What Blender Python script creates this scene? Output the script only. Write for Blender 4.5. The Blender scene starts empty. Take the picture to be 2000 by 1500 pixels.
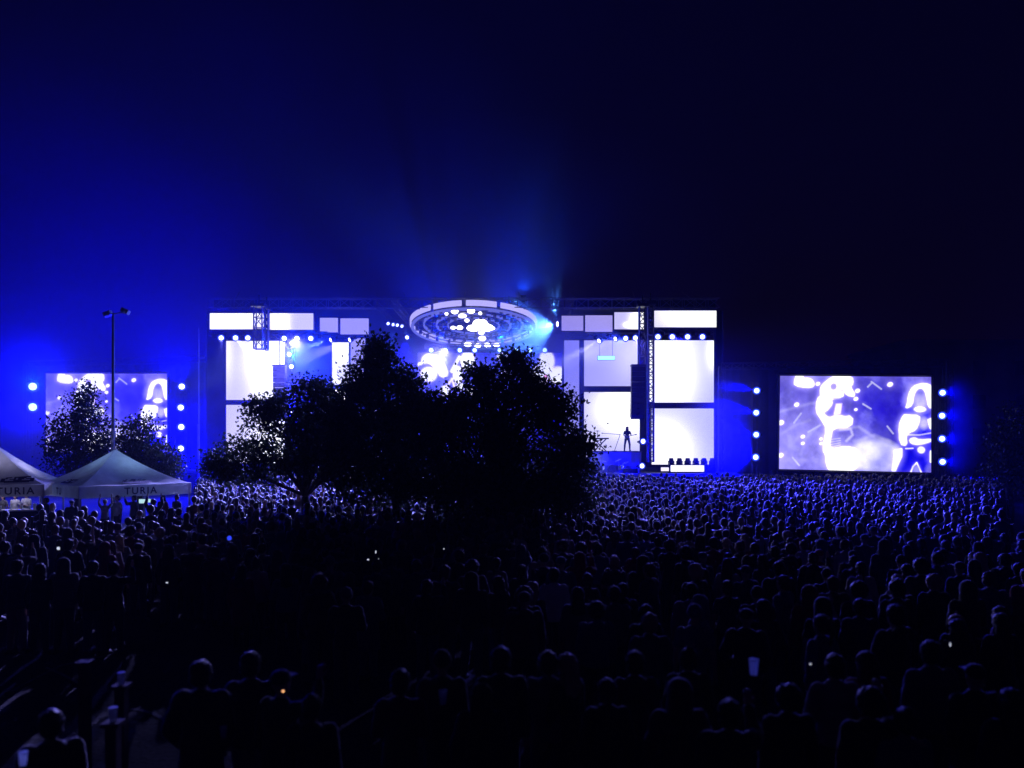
import bpy, bmesh, math, random
import numpy as np
from mathutils import Vector, Matrix, Euler, Quaternion

random.seed(7)
rng = np.random.default_rng(7)
D = bpy.data
scene = bpy.context.scene
COL = scene.collection

# ------------------------------------------------------------------ camera
F, CZ, HY = 1570.0, 3.9, 868.0          # focal length in photo pixels, eye height, horizon row
cam = D.objects.new('camera', D.cameras.new('camera'))
COL.objects.link(cam)
cam.location = (0, 0, CZ)
cam.rotation_euler = (math.radians(90), 0, 0)
cam.data.sensor_width = 36
cam.data.lens = F / 2000 * 36
cam.data.shift_y = (HY - 750) / 2000
cam.data.clip_end = 1500
cam.data.dof.use_dof = True; cam.data.dof.focus_distance = 58; cam.data.dof.aperture_fstop = 0.85
scene.camera = cam

# ------------------------------------------------------------------ night sky
world = D.worlds.new('World'); scene.world = world
world.use_nodes = True
wn = world.node_tree; wn.nodes.clear()
sky = wn.nodes.new('ShaderNodeTexSky'); sky.sky_type = 'NISHITA'; sky.sun_disc = False
sky.sun_elevation = math.radians(-1.0); sky.sun_rotation = math.radians(180)   # last dusk glow is behind the viewer
tint = wn.nodes.new('ShaderNodeMix'); tint.data_type = 'RGBA'; tint.blend_type = 'MULTIPLY'
tint.inputs[0].default_value = 1.0
tint.inputs[7].default_value = (0.16, 0.07, 1.0, 1)
bg = wn.nodes.new('ShaderNodeBackground'); bg.inputs[1].default_value = 0.018
wo = wn.nodes.new('ShaderNodeOutputWorld')
wn.links.new(sky.outputs[0], tint.inputs[6]); wn.links.new(tint.outputs[2], bg.inputs[0]); wn.links.new(bg.outputs[0], wo.inputs[0])

# ------------------------------------------------------------------ exposure and render settings
scene.view_settings.view_transform = 'Standard'
scene.view_settings.look = 'None'
scene.view_settings.exposure = 0.0
scene.view_settings.gamma = 1.0
cy = scene.cycles
cy.use_denoising = True
cy.max_bounces = 4; cy.diffuse_bounces = 2; cy.glossy_bounces = 2; cy.transmission_bounces = 3
cy.volume_bounces = 0; cy.transparent_max_bounces = 6
cy.sample_clamp_indirect = 4.0
cy.caustics_reflective = False; cy.caustics_refractive = False
cy.use_light_tree = True
try: scene.render.threads_mode = 'AUTO'
except Exception: pass

# light power knobs
K_BLUE = 1.0
K_WHITE = 1.0

# ------------------------------------------------------------------ helpers
def W(px, py, Y):
    """photo pixel + distance -> world point"""
    return Vector(((px - 1000) / F * Y, Y, CZ + (HY - py) / F * Y))

class MB:
    def __init__(s): s.v = []; s.f = []; s.m = []; s.cur = 0
    def add(s, vs, fs):
        o = len(s.v); s.v.extend([tuple(v) for v in vs]); s.f.extend([tuple(i + o for i in f) for f in fs]); s.m.extend([s.cur] * len(fs))
    def box(s, c, size, M=None):
        x, y, z = [k / 2 for k in size]; c = Vector(c)
        vs = [Vector((a * x, b * y, d * z)) for a in (-1, 1) for b in (-1, 1) for d in (-1, 1)]
        if M is not None: vs = [M @ v for v in vs]
        s.add([v + c for v in vs], [(0, 1, 3, 2), (4, 6, 7, 5), (0, 4, 5, 1), (2, 3, 7, 6), (0, 2, 6, 4), (1, 5, 7, 3)])
    def bbox(s, a, b):
        s.box([(a[i] + b[i]) / 2 for i in range(3)], [abs(b[i] - a[i]) for i in range(3)])
    def tube(s, p0, p1, r0, r1=None, n=8, cap=True):
        r1 = r0 if r1 is None else r1
        p0 = Vector(p0); p1 = Vector(p1); d = p1 - p0
        if d.length < 1e-6: return
        q = d.to_track_quat('Z', 'Y'); vs = []
        for p, r in ((p0, r0), (p1, r1)):
            for k in range(n):
                a = 2 * math.pi * k / n
                vs.append(p + q @ Vector((r * math.cos(a), r * math.sin(a), 0)))
        fs = [(k, (k + 1) % n, n + (k + 1) % n, n + k) for k in range(n)]
        if cap: fs += [tuple(range(n - 1, -1, -1)), tuple(range(n, 2 * n))]
        s.add(vs, fs)
    def ball(s, c, r, n=10, m=7, M=None):
        if not hasattr(r, '__len__'): r = (r, r, r)
        c = Vector(c); vs = [Vector((0, 0, r[2]))]
        for j in range(1, m):
            t = math.pi * j / m
            for k in range(n):
                a = 2 * math.pi * k / n
                vs.append(Vector((r[0] * math.sin(t) * math.cos(a), r[1] * math.sin(t) * math.sin(a), r[2] * math.cos(t))))
        vs.append(Vector((0, 0, -r[2])))
        if M is not None: vs = [M @ v for v in vs]
        fs = [(0, 1 + k, 1 + (k + 1) % n) for k in range(n)]
        for j in range(m - 2):
            b = 1 + j * n
            fs += [(b + k, b + n + k, b + n + (k + 1) % n, b + (k + 1) % n) for k in range(n)]
        L = len(vs) - 1; b = 1 + (m - 2) * n
        fs += [(L, b + (k + 1) % n, b + k) for k in range(n)]
        s.add([v + c for v in vs], fs)
    def limb(s, p0, p1, r0, r1, n=10):
        s.tube(p0, p1, r0, r1, n); s.ball(p0, r0, n, 6); s.ball(p1, r1, n, 6)
    def lathe(s, c, prof, n=16):
        c = Vector(c); vs = []
        for r, z in prof:
            for k in range(n):
                a = 2 * math.pi * k / n; vs.append(c + Vector((r * math.cos(a), r * math.sin(a), z)))
        fs = []
        for j in range(len(prof) - 1):
            fs += [(j * n + k, j * n + (k + 1) % n, (j + 1) * n + (k + 1) % n, (j + 1) * n + k) for k in range(n)]
        fs += [tuple(range(n - 1, -1, -1)), tuple(range((len(prof) - 1) * n, len(prof) * n))]
        s.add(vs, fs)
    def prism(s, pts, off):
        """closed polygon (list of 3D points) extruded by off"""
        n = len(pts); off = Vector(off); vs = [Vector(p) for p in pts] + [Vector(p) + off for p in pts]
        s.add(vs, [tuple(range(n)), tuple(range(2 * n - 1, n - 1, -1))] + [(k, k + n, (k + 1) % n + n, (k + 1) % n) for k in range(n)])
    def build(s, name, mat, parent=None, smooth=False, loc=None):
        me = D.meshes.new(name); me.from_pydata(s.v, [], s.f)
        mats = mat if isinstance(mat, (list, tuple)) else [mat]
        for m in mats: me.materials.append(m)
        if len(mats) > 1: me.polygons.foreach_set('material_index', s.m)
        if smooth: me.polygons.foreach_set('use_smooth', [True] * len(s.f))
        me.update()
        return link(name, me, parent, loc)

def link(name, me, parent=None, loc=None):
    o = D.objects.new(name, me); COL.objects.link(o)
    if parent is not None: o.parent = parent
    if loc is not None: o.location = loc
    return o
def empty(name, loc=(0, 0, 0), rz=0):
    o = D.objects.new(name, None); COL.objects.link(o); o.location = loc; o.rotation_euler = (0, 0, rz)
    o.empty_display_size = 0.3
    return o
def tag(o, label=None, cat=None, group=None, kind=None):
    if label: o['label'] = label
    if cat: o['category'] = cat
    if group: o['group'] = group
    if kind: o['kind'] = kind
    return o
def kids(o): return [c for c in ALLKIDS.get(o.name, [])]
ALLKIDS = {}
def reg(root, *ch):
    ALLKIDS.setdefault(root.name, []).extend(ch)
def copy_thing(root, loc, rot=None, scale=None):
    r = root.copy(); COL.objects.link(r); r.location = loc
    if rot is not None: r.rotation_euler = rot
    if scale is not None: r.scale = scale
    out = []
    for ch in root.children:
        c = ch.copy(); COL.objects.link(c); c.parent = r; out.append(c)
        for g in ch.children:
            d = g.copy(); COL.objects.link(d); d.parent = c
    return r, out

ORD = ['first', 'second', 'third', 'fourth', 'fifth', 'sixth', 'seventh', 'eighth', 'ninth', 'tenth', 'eleventh', 'twelfth', 'thirteenth',
       'fourteenth', 'fifteenth', 'sixteenth', 'seventeenth', 'eighteenth', 'nineteenth', 'twentieth']
def ordw(i):
    if i < 20: return ORD[i]
    t = (i + 1) // 10; u = (i + 1) % 10
    T = {2: 'twenty', 3: 'thirty', 4: 'forty'}; Tt = {3: 'thirtieth', 4: 'fortieth'}
    return Tt[t] if u == 0 else T[t] + '-' + ORD[u - 1]

# ------------------------------------------------------------------ materials
def mat(name, col, rough=0.8, metal=0.0, noise=0.0, nscale=6.0, bump=0.0, sheen=0.0, spec=None, trans=0.0):
    m = D.materials.new(name); m.use_nodes = True
    nt = m.node_tree; b = nt.nodes['Principled BSDF']
    b.inputs['Base Color'].default_value = (*col, 1); b.inputs['Roughness'].default_value = rough; b.inputs['Metallic'].default_value = metal
    if sheen:
        b.inputs['Sheen Weight'].default_value = sheen; b.inputs['Sheen Roughness'].default_value = 0.35
    if spec is not None: b.inputs['Specular IOR Level'].default_value = spec
    if noise or bump:
        tc = nt.nodes.new('ShaderNodeTexCoord'); nz = nt.nodes.new('ShaderNodeTexNoise')
        nz.inputs['Scale'].default_value = nscale; nz.inputs['Detail'].default_value = 5
        nt.links.new(tc.outputs['Object'], nz.inputs['Vector'])
        if noise:
            r = nt.nodes.new('ShaderNodeValToRGB')
            r.color_ramp.elements[0].position = 0.3; r.color_ramp.elements[1].position = 0.7
            r.color_ramp.elements[0].color = (*[c * (1 - noise) for c in col], 1); r.color_ramp.elements[1].color = (*[min(1, c * (1 + noise)) for c in col], 1)
            nt.links.new(nz.outputs['Fac'], r.inputs[0]); nt.links.new(r.outputs[0], b.inputs['Base Color'])
        if bump:
            bp = nt.nodes.new('ShaderNodeBump'); bp.inputs['Strength'].default_value = bump; bp.inputs['Distance'].default_value = 0.02
            nt.links.new(nz.outputs['Fac'], bp.inputs['Height']); nt.links.new(bp.outputs[0], b.inputs['Normal'])
    if trans:
        tr = nt.nodes.new('ShaderNodeBsdfTranslucent'); tr.inputs[0].default_value = (*col, 1)
        mx = nt.nodes.new('ShaderNodeMixShader'); mx.inputs[0].default_value = trans
        out = nt.nodes['Material Output']
        nt.links.new(b.outputs[0], mx.inputs[1]); nt.links.new(tr.outputs[0], mx.inputs[2]); nt.links.new(mx.outputs[0], out.inputs['Surface'])
    return m
def emat(name, col, strength, light=False):
    m = D.materials.new(name); m.use_nodes = True; nt = m.node_tree; nt.nodes.clear()
    e = nt.nodes.new('ShaderNodeEmission'); o = nt.nodes.new('ShaderNodeOutputMaterial')
    e.inputs[0].default_value = (*col, 1); e.inputs[1].default_value = strength
    nt.links.new(e.outputs[0], o.inputs[0])
    if not light: m.cycles.emission_sampling = 'NONE'
    return m
def screen_mat(name, strength, light=True):
    m = D.materials.new(name); m.use_nodes = True; nt = m.node_tree; nt.nodes.clear()
    a = nt.nodes.new('ShaderNodeAttribute'); a.attribute_name = 'picture'
    e = nt.nodes.new('ShaderNodeEmission'); o = nt.nodes.new('ShaderNodeOutputMaterial')
    e.inputs[1].default_value = strength
    nt.links.new(a.outputs['Color'], e.inputs[0]); nt.links.new(e.outputs[0], o.inputs[0])
    if not light: m.cycles.emission_sampling = 'NONE'
    return m
def volume_mat(name, col, dens, aniso=0.0):
    m = D.materials.new(name); m.use_nodes = True; nt = m.node_tree; nt.nodes.clear()
    v = nt.nodes.new('ShaderNodeVolumePrincipled'); o = nt.nodes.new('ShaderNodeOutputMaterial')
    v.inputs['Color'].default_value = (*col, 1); v.inputs['Density'].default_value = dens; v.inputs['Anisotropy'].default_value = aniso
    nt.links.new(v.outputs[0], o.inputs['Volume'])
    return m

M = {}
M['black_metal'] = mat('black_metal', (0.03, 0.03, 0.032), 0.45, 0.6)
M['alu'] = mat('aluminium_truss', (0.45, 0.45, 0.47), 0.4, 0.9)
M['truss_dark'] = mat('dark_truss', (0.16, 0.16, 0.18), 0.5, 0.5)
M['scrim'] = mat('scrim_cloth', (0.10, 0.10, 0.13), 0.95, noise=0.25, nscale=0.8)
M['black_cloth'] = mat('black_cloth', (0.02, 0.02, 0.024), 0.95, noise=0.3, nscale=1.5)
M['deck'] = mat('stage_deck', (0.12, 0.12, 0.13), 0.6, noise=0.2, nscale=2)
M['deck_edge'] = mat('deck_edge', (0.35, 0.33, 0.38), 0.5)
M['riser'] = mat('riser_white', (0.72, 0.72, 0.74), 0.6)
M['tent_fabric'] = mat('tent_fabric', (0.74, 0.76, 0.76), 0.85, noise=0.22, nscale=2.2, bump=1.0, trans=0.35)
M['tent_print'] = mat('tent_print', (0.07, 0.07, 0.15), 0.85)
M['tent_frame'] = mat('tent_frame', (0.35, 0.36, 0.38), 0.4, 0.5)
M['bark'] = mat('bark', (0.045, 0.035, 0.028), 0.95, noise=0.4, nscale=12, bump=0.6)
M['pole'] = mat('painted_pole', (0.30, 0.31, 0.34), 0.5, 0.2)
M['plastic'] = mat('white_plastic', (0.62, 0.66, 0.72), 0.4, trans=0.3)
M['wood'] = mat('weathered_wood', (0.10, 0.075, 0.05), 0.85, noise=0.35, nscale=9, bump=0.4)
M['concrete'] = mat('building_render', (0.42, 0.38, 0.36), 0.9, noise=0.3, nscale=0.3)
M['line_paint'] = mat('worn_line_paint', (0.16, 0.16, 0.17), 0.9, noise=0.6, nscale=5)
M['rubber'] = mat('rubber_cable', (0.24, 0.24, 0.27), 0.5)
M['lens'] = emat('lamp_lens', (0.86, 0.97, 1.0), 2.6)
M['lens_cyan'] = emat('lamp_lens_cyan', (0.60, 0.95, 1.0), 2.4)
M['lens_hot'] = emat('lamp_lens_hot', (1.0, 0.97, 1.0), 5.0)
M['lens_halo_blue'] = emat('lamp_lens_halo_blue', (0.03, 0.06, 1.0), 1.0)  # blue lenses, and the halo painted around every lamp lens
M['phone_glow'] = emat('phone_screen', (0.75, 0.8, 1.0), .8)
M['ember'] = emat('ember', (1.0, 0.45, 0.2), 2.5)
M['red_led'] = emat('red_led', (1.0, 0.01, 0.01), 2.2)
M['ring_led'] = emat('ring_led', (0.46, 0.42, 0.90), 1.1)
M['screen'] = screen_mat('led_screen', 1.0)
M['screen_nolight'] = screen_mat('led_screen_picture', 1.0, True)

def leaf_material():
    m = D.materials.new('leaf'); m.use_nodes = True; nt = m.node_tree
    b = nt.nodes['Principled BSDF']; b.inputs['Roughness'].default_value = 0.6
    a = nt.nodes.new('ShaderNodeAttribute'); a.attribute_name = 'tone'
    nt.links.new(a.outputs['Color'], b.inputs['Base Color'])
    tr = nt.nodes.new('ShaderNodeBsdfTranslucent'); nt.links.new(a.outputs['Color'], tr.inputs[0])
    mx = nt.nodes.new('ShaderNodeMixShader'); mx.inputs[0].default_value = 0.18
    nt.links.new(b.outputs[0], mx.inputs[1]); nt.links.new(tr.outputs[0], mx.inputs[2]); nt.links.new(mx.outputs[0], nt.nodes['Material Output'].inputs['Surface'])
    return m
M['leaf'] = leaf_material()

def ground_material():
    m = D.materials.new('field_ground'); m.use_nodes = True; nt = m.node_tree
    b = nt.nodes['Principled BSDF']; b.inputs['Roughness'].default_value = 0.95
    tc = nt.nodes.new('ShaderNodeTexCoord')
    n1 = nt.nodes.new('ShaderNodeTexNoise'); n1.inputs['Scale'].default_value = 0.5; n1.inputs['Detail'].default_value = 6
    n2 = nt.nodes.new('ShaderNodeTexNoise'); n2.inputs['Scale'].default_value = 14; n2.inputs['Detail'].default_value = 8
    nt.links.new(tc.outputs['Object'], n1.inputs['Vector']); nt.links.new(tc.outputs['Object'], n2.inputs['Vector'])
    r1 = nt.nodes.new('ShaderNodeValToRGB')
    r1.color_ramp.elements[0].position = 0.38; r1.color_ramp.elements[0].color = (0.024, 0.022, 0.018, 1)
    r1.color_ramp.elements[1].position = 0.62; r1.color_ramp.elements[1].color = (0.048, 0.044, 0.036, 1)
    r2 = nt.nodes.new('ShaderNodeValToRGB')
    r2.color_ramp.elements[0].position = 0.35; r2.color_ramp.elements[0].color = (0.35, 0.35, 0.35, 1)
    r2.color_ramp.elements[1].position = 0.7; r2.color_ramp.elements[1].color = (1.4, 1.4, 1.4, 1)
    mx = nt.nodes.new('ShaderNodeMix'); mx.data_type = 'RGBA'; mx.blend_type = 'MULTIPLY'; mx.inputs[0].default_value = 1
    nt.links.new(n1.outputs['Fac'], r1.inputs[0]); nt.links.new(n2.outputs['Fac'], r2.inputs[0])
    nt.links.new(r1.outputs[0], mx.inputs[6]); nt.links.new(r2.outputs[0], mx.inputs[7]); nt.links.new(mx.outputs[2], b.inputs['Base Color'])
    bp = nt.nodes.new('ShaderNodeBump'); bp.inputs['Strength'].default_value = 0.7; bp.inputs['Distance'].default_value = 0.05
    nt.links.new(n2.outputs['Fac'], bp.inputs['Height']); nt.links.new(bp.outputs[0], b.inputs['Normal'])
    return m

# ------------------------------------------------------------------ light helpers (children of the fixtures they belong to)
def spot(loc, target, power, col=(0, 0.01, 1), cone=30, blend=0.6, radius=0.15, name='lamp_beam', parent=None):
    ld = D.lights.new(name, 'SPOT'); ld.energy = power; ld.color = col; ld.spot_size = math.radians(cone); ld.spot_blend = blend
    ld.shadow_soft_size = radius
    o = D.objects.new(name, ld); COL.objects.link(o)
    loc = Vector(loc); d = Vector(target) - loc
    o.location = loc; o.rotation_euler = d.to_track_quat('-Z', 'Y').to_euler()
    if parent is not None:
        bpy.context.view_layer.update()
        o.parent = parent; o.matrix_parent_inverse = parent.matrix_world.inverted()
    return o
def point(loc, power, col, radius=0.2, name='lamp_glow', parent=None):
    ld = D.lights.new(name, 'POINT'); ld.energy = power; ld.color = col; ld.shadow_soft_size = radius
    o = D.objects.new(name, ld); COL.objects.link(o); o.location = loc
    if parent is not None:
        bpy.context.view_layer.update()
        o.parent = parent; o.matrix_parent_inverse = parent.matrix_world.inverted()
    return o

# ------------------------------------------------------------------ picture painting for LED screens
def vnoise(h, w, cells, seed, octaves=4):
    r = np.random.default_rng(seed); out = np.zeros((h, w)); amp = 1; tot = 0
    for o in range(octaves):
        c = cells * 2 ** o; cy_ = max(2, int(c * h / w)); g = r.random((cy_ + 2, c + 2))
        yy = np.linspace(0, cy_, h); xx = np.linspace(0, c, w)
        y0 = yy.astype(int); x0 = xx.astype(int); fy = (yy - y0)[:, None]; fx = (xx - x0)[None]
        fy = fy * fy * (3 - 2 * fy); fx = fx * fx * (3 - 2 * fx)
        a = g[y0][:, x0]; b = g[y0][:, x0 + 1]; c_ = g[y0 + 1][:, x0]; d_ = g[y0 + 1][:, x0 + 1]
        out += amp * ((a * (1 - fx) + b * fx) * (1 - fy) + (c_ * (1 - fx) + d_ * fx) * fy); tot += amp; amp *= 0.5
    return out / tot
def glow(a, r, k):
    b = np.clip(a - .9, 0, 1)
    for ax in (0, 1):
        for _ in range(2):
            pad = [(0, 0)] * 3; pad[ax] = (r + 1, r); c = np.cumsum(np.pad(b, pad, mode='edge'), axis=ax)
            n = b.shape[ax]; hi = np.take(c, np.arange(2 * r + 1, 2 * r + 1 + n), axis=ax); lo = np.take(c, np.arange(0, n), axis=ax); b = (hi - lo) / (2 * r + 1)
    return a + b * np.array((.7, .6, 1.0)) * k
class Paint:
    def __init__(s, w, h, base):
        s.w, s.h = w, h; s.a = np.zeros((h, w, 3)); s.a[:] = base
        s.X, s.Y = np.meshgrid(np.arange(w) + 0.5, np.arange(h) + 0.5)
    def mixin(s, mask, col):
        s.a = s.a * (1 - mask[..., None]) + np.array(col) * mask[..., None]
    def ell(s, cx, cy, rx, ry, col, soft=0.3, rot=0, k=1):
        c, n = math.cos(rot), math.sin(rot); dx = s.X - cx; dy = s.Y - cy
        d = np.sqrt(((dx * c + dy * n) / rx) ** 2 + ((-dx * n + dy * c) / ry) ** 2)
        s.mixin(np.clip((1 + soft - d) / (2 * soft), 0, 1) * k, col)
    def poly(s, pts, col, soft=1.0, k=1):
        soft = soft * 2.2
        if len(pts) > 6:
            pts = [((a[0] * 3 + b[0]) / 4, (a[1] * 3 + b[1]) / 4) if q == 0 else ((a[0] + b[0] * 3) / 4, (a[1] + b[1] * 3) / 4) for a, b in zip(pts, pts[1:] + pts[:1]) for q in (0, 1)]
        inside = np.zeros_like(s.X, bool); n = len(pts); dist = np.full(s.X.shape, 1e9)
        for i in range(n):
            x0, y0 = pts[i]; x1, y1 = pts[(i + 1) % n]
            if y0 != y1:
                c = ((y0 > s.Y) != (y1 > s.Y)) & (s.X < (x1 - x0) * (s.Y - y0) / (y1 - y0) + x0)
                inside ^= c
            L = (x1 - x0) ** 2 + (y1 - y0) ** 2 + 1e-9
            t = np.clip(((s.X - x0) * (x1 - x0) + (s.Y - y0) * (y1 - y0)) / L, 0, 1)
            dist = np.minimum(dist, np.hypot(s.X - x0 - t * (x1 - x0), s.Y - y0 - t * (y1 - y0)))
        sd = np.where(inside, dist, -dist)
        s.mixin(np.clip(sd / (2 * soft) + 0.5, 0, 1) * k, col)
    def line(s, pts, wdt, col, soft=0.7, k=1):
        dist = np.full(s.X.shape, 1e9)
        for (x0, y0), (x1, y1) in zip(pts[:-1], pts[1:]):
            L = (x1 - x0) ** 2 + (y1 - y0) ** 2 + 1e-9
            t = np.clip(((s.X - x0) * (x1 - x0) + (s.Y - y0) * (y1 - y0)) / L, 0, 1)
            dist = np.minimum(dist, np.hypot(s.X - x0 - t * (x1 - x0), s.Y - y0 - t * (y1 - y0)))
        s.mixin(np.clip((wdt / 2 + soft - dist) / (2 * soft), 0, 1) * k, col)

def picture_mesh(name, corners, img, material, parent):
    """corners TL, TR, BR, BL world points; img (h,w,3), row 0 on top"""
    h, w = img.shape[:2]
    tl, tr, br, bl = [np.array(c) for c in corners]
    u = np.linspace(0, 1, w)[None, :, None]; v = np.linspace(0, 1, h)[:, None, None]
    P = (tl * (1 - u) + tr * u) * (1 - v) + (bl * (1 - u) + br * u) * v
    idx = np.arange(h * w).reshape(h, w)
    f = np.stack([idx[:-1, :-1], idx[1:, :-1], idx[1:, 1:], idx[:-1, 1:]], -1).reshape(-1, 4)
    me = D.meshes.new(name); me.vertices.add(h * w); me.vertices.foreach_set('co', P.reshape(-1).astype(np.float32))
    n = len(f); me.loops.add(n * 4); me.loops.foreach_set('vertex_index', f.reshape(-1).astype(np.int32))
    me.polygons.add(n); me.polygons.foreach_set('loop_start', np.arange(0, 4 * n, 4, dtype=np.int32))
    me.update(calc_edges=True)
    at = me.color_attributes.new('picture', 'FLOAT_COLOR', 'POINT')
    rgba = np.ones((h * w, 4), np.float32); rgba[:, :3] = img.reshape(-1, 3); at.data.foreach_set('color', rgba.reshape(-1))
    me.materials.append(material)
    return link(name, me, parent)

def led_wall(name, x0, y0, x1, y1, Ya, Yb=None, img=None, label='', group=None, cat='LED panel', frame=0.12, thick=0.3, y0b=None, y1b=None, base=(0.5, 0.46, 1.0), hot=(), res=26, seam=True):
    """a hanging LED wall: casing with a luminous front"""
    Yb = Ya if Yb is None else Yb
    y0b = y0 if y0b is None else y0b; y1b = y1 if y1b is None else y1b
    tl, tr, br, bl = W(x0, y0, Ya), W(x1, y0b, Yb), W(x1, y1b, Yb), W(x0, y1, Ya)
    c = (tl + tr + br + bl) / 4; c.z = min(bl.z, br.z)
    t = empty(name, c); tag(t, label, cat, group)
    if img is None:
        w = max(8, int((x1 - x0) / 2.2)); h = max(8, int((y1 - y0) / 2.2))
        p = Paint(w, h, base)
        for (hx, hy, rx, ry, k) in hot:
            cx = (hx - x0) / (x1 - x0) * w; cy_ = (hy - y0) / (y1 - y0) * h
            d = np.sqrt(((p.X - cx) / (rx / 2.2)) ** 2 + ((p.Y - cy_) / (ry / 2.2)) ** 2)
            p.a += (np.array((1.0, 1.0, 1.05)) * k)[None, None] * np.exp(-d ** 2 * 1.2)[..., None]
        img = np.minimum(p.a, 1.45)
    loc = [q - c for q in (tl, tr, br, bl)]
    off = Vector((0, -0.006, 0))
    o = picture_mesh('display', [q + off for q in loc], img, M['screen'], t)
    mb = MB(); mb.prism([loc[3], loc[2], loc[1], loc[0]], (0, thick, 0)); mb.build('casing', M['black_metal'], t)
    if seam:
        # thin dark rim around the luminous face
        mb = MB(); r = 0.035
        for a, b in ((loc[0], loc[1]), (loc[1], loc[2]), (loc[2], loc[3]), (loc[3], loc[0])):
            mb.tube(a + Vector((0, -0.01, 0)), b + Vector((0, -0.01, 0)), r, n=4)
        mb.build('rim', M['black_metal'], t)
    return t

def truss(mb, p0, p1, w=0.5, step=0.5, r=0.03):
    p0 = Vector(p0); p1 = Vector(p1); d = (p1 - p0); L = d.length; d.normalize()
    up = Vector((0, 0, 1)) if abs(d.z) < 0.9 else Vector((0, 1, 0))
    a = d.cross(up).normalized(); b = d.cross(a).normalized()
    cs = [a * (w / 2) * i + b * (w / 2) * j for i, j in ((-1, -1), (1, -1), (1, 1), (-1, 1))]
    for c in cs: mb.tube(p0 + c, p1 + c, r, n=5)
    n = max(1, int(round(L / step)))
    for k in range(n):
        q0 = p0 + d * (L * k / n); q1 = p0 + d * (L * (k + 1) / n)
        for i in range(4):
            c0, c1 = cs[i], cs[(i + 1) % 4]
            if k % 2: c0, c1 = c1, c0
            mb.tube(q0 + c0, q1 + c1, r * 0.6, n=4, cap=False)
            mb.tube(q0 + cs[i], q0 + cs[(i + 1) % 4], r * 0.6, n=4, cap=False)

# ================================================================== SETTING
g = MB(); S = 600
nx = 60
xs = [-S + 2 * S * i / nx for i in range(nx + 1)]
vs = [(x, y, 0) for y in xs for x in xs]
g.add(vs, [(j * (nx + 1) + i, j * (nx + 1) + i + 1, (j + 1) * (nx + 1) + i + 1, (j + 1) * (nx + 1) + i) for j in range(nx) for i in range(nx)])
tag(g.build('ground', ground_material()), kind='structure')

# curved and straight worn court lines on the open ground at lower left
def strip(pts, wd, z):
    mb = MB(); vs = []
    for i, p in enumerate(pts):
        a = pts[max(0, i - 1)]; b = pts[min(len(pts) - 1, i + 1)]
        d = Vector((b[0] - a[0], b[1] - a[1], 0)).normalized(); n = Vector((-d.y, d.x, 0)) * wd / 2
        vs += [Vector((p[0], p[1], z)) + n, Vector((p[0], p[1], z)) - n]
    mb.add(vs, [(2 * i, 2 * i + 1, 2 * i + 3, 2 * i + 2) for i in range(len(pts) - 1)])
    return mb
def G(px, py): # ground point from pixel
    Y = CZ * F / (py - HY); return ((px - 1000) / F * Y, Y)
arc = [(255, 1386), (275, 1388), (300, 1395), (322, 1408), (342, 1428), (354, 1450), (360, 1475), (358, 1500), (345, 1540)]
o = strip([G(*p) for p in arc], 0.07, 0.012).build('ground_marking', M['line_paint']); tag(o, kind='structure')
o = strip([G(*p) for p in [(20, 1352), (60, 1330), (120, 1300), (170, 1290), (230, 1275)]], 0.06, 0.008).build('ground_marking', M['line_paint']); tag(o, kind='structure')
o = strip([G(*p) for p in [(90, 1305), (120, 1318), (152, 1335)]], 0.06, 0.016).build('ground_marking', M['line_paint']); tag(o, kind='structure')
o = strip([G(*p) for p in [(470, 1240), (520, 1226), (560, 1218)]], 0.12, 0.008).build('ground_marking', M['line_paint']); tag(o, kind='structure')

# ================================================================== MAIN STAGE
YF = 59.0      # stage front
PPM = F / 60
stage = empty('concert_stage', (W(905, 925, YF).x, YF, 0))
tag(stage, 'wide dark festival stage with a flat black roof behind the trees', 'stage')
def sw(px, py, Y): return W(px, py, Y) - stage.location
deck_z = 1.78
xl = (395 - 1000) / F * YF - stage.location.x; xr = (1440 - 1000) / F * YF - stage.location.x
mb = MB(); mb.bbox((xl, 0, deck_z - 0.25), (xr, 18, deck_z)); mb.build('deck', M['deck'], stage)
mb = MB(); mb.bbox((xl, -0.06, deck_z - 0.22), (xr, -0.005, deck_z - 0.02)); mb.build('deck_edge', M['deck_edge'], stage)
mb = MB(); mb.bbox((xl, 0.1, 0), (xr, 0.3, deck_z - 0.25)); mb.build('skirt', M['black_cloth'], stage)
# roof: slab plus perimeter truss
rz0 = W(0, 603, 60).z; rz1 = W(0, 584, 60).z
xl2 = (402 - 1000) / F * 60 - stage.location.x; xr2 = (1408 - 1000) / F * 60 - stage.location.x
xa = (735 - 1000) / F * 62 - stage.location.x; xb = (1120 - 1000) / F * 62 - stage.location.x
mb = MB(); mb.bbox((xl2, 2.6, rz0 + 0.35), (xa, 17.5, rz1 + 0.25)); mb.build('roof', M['black_cloth'], stage)
mb = MB(); mb.bbox((xb, 2.6, rz0 + 0.35), (xr2, 17.5, rz1 + 0.25)); mb.build('roof', M['black_cloth'], stage)
mb = MB(); mb.bbox((xa + .01, 13.5, rz0 + 0.35), (xb - .01, 17.5, rz1 + 0.25)); mb.build('roof', M['black_cloth'], stage)
mb = MB()
for xx in np.linspace(xa + 1.5, xb - 1.5, 5): truss(mb, (xx, 2.0, rz0 + .6), (xx, 13.5, rz0 + .6), .45, .9, .03)
mb.build('roof_beam', M['truss_dark'], stage)
mb = MB()
truss(mb, (xl2, 1.6, rz0 + 0.5), (xr2, 1.6, rz0 + 0.5), 0.7, 0.9, 0.035)
for xx in np.linspace(xl2 + 2, xr2 - 2, 9):
    mb.tube((xx, 1.6, rz0 + 0.8), (xx + random.uniform(-.5, .5), 3.0, rz1 + 0.9), 0.03, n=4)
mb.build('roof_truss', M['truss_dark'], stage)
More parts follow.
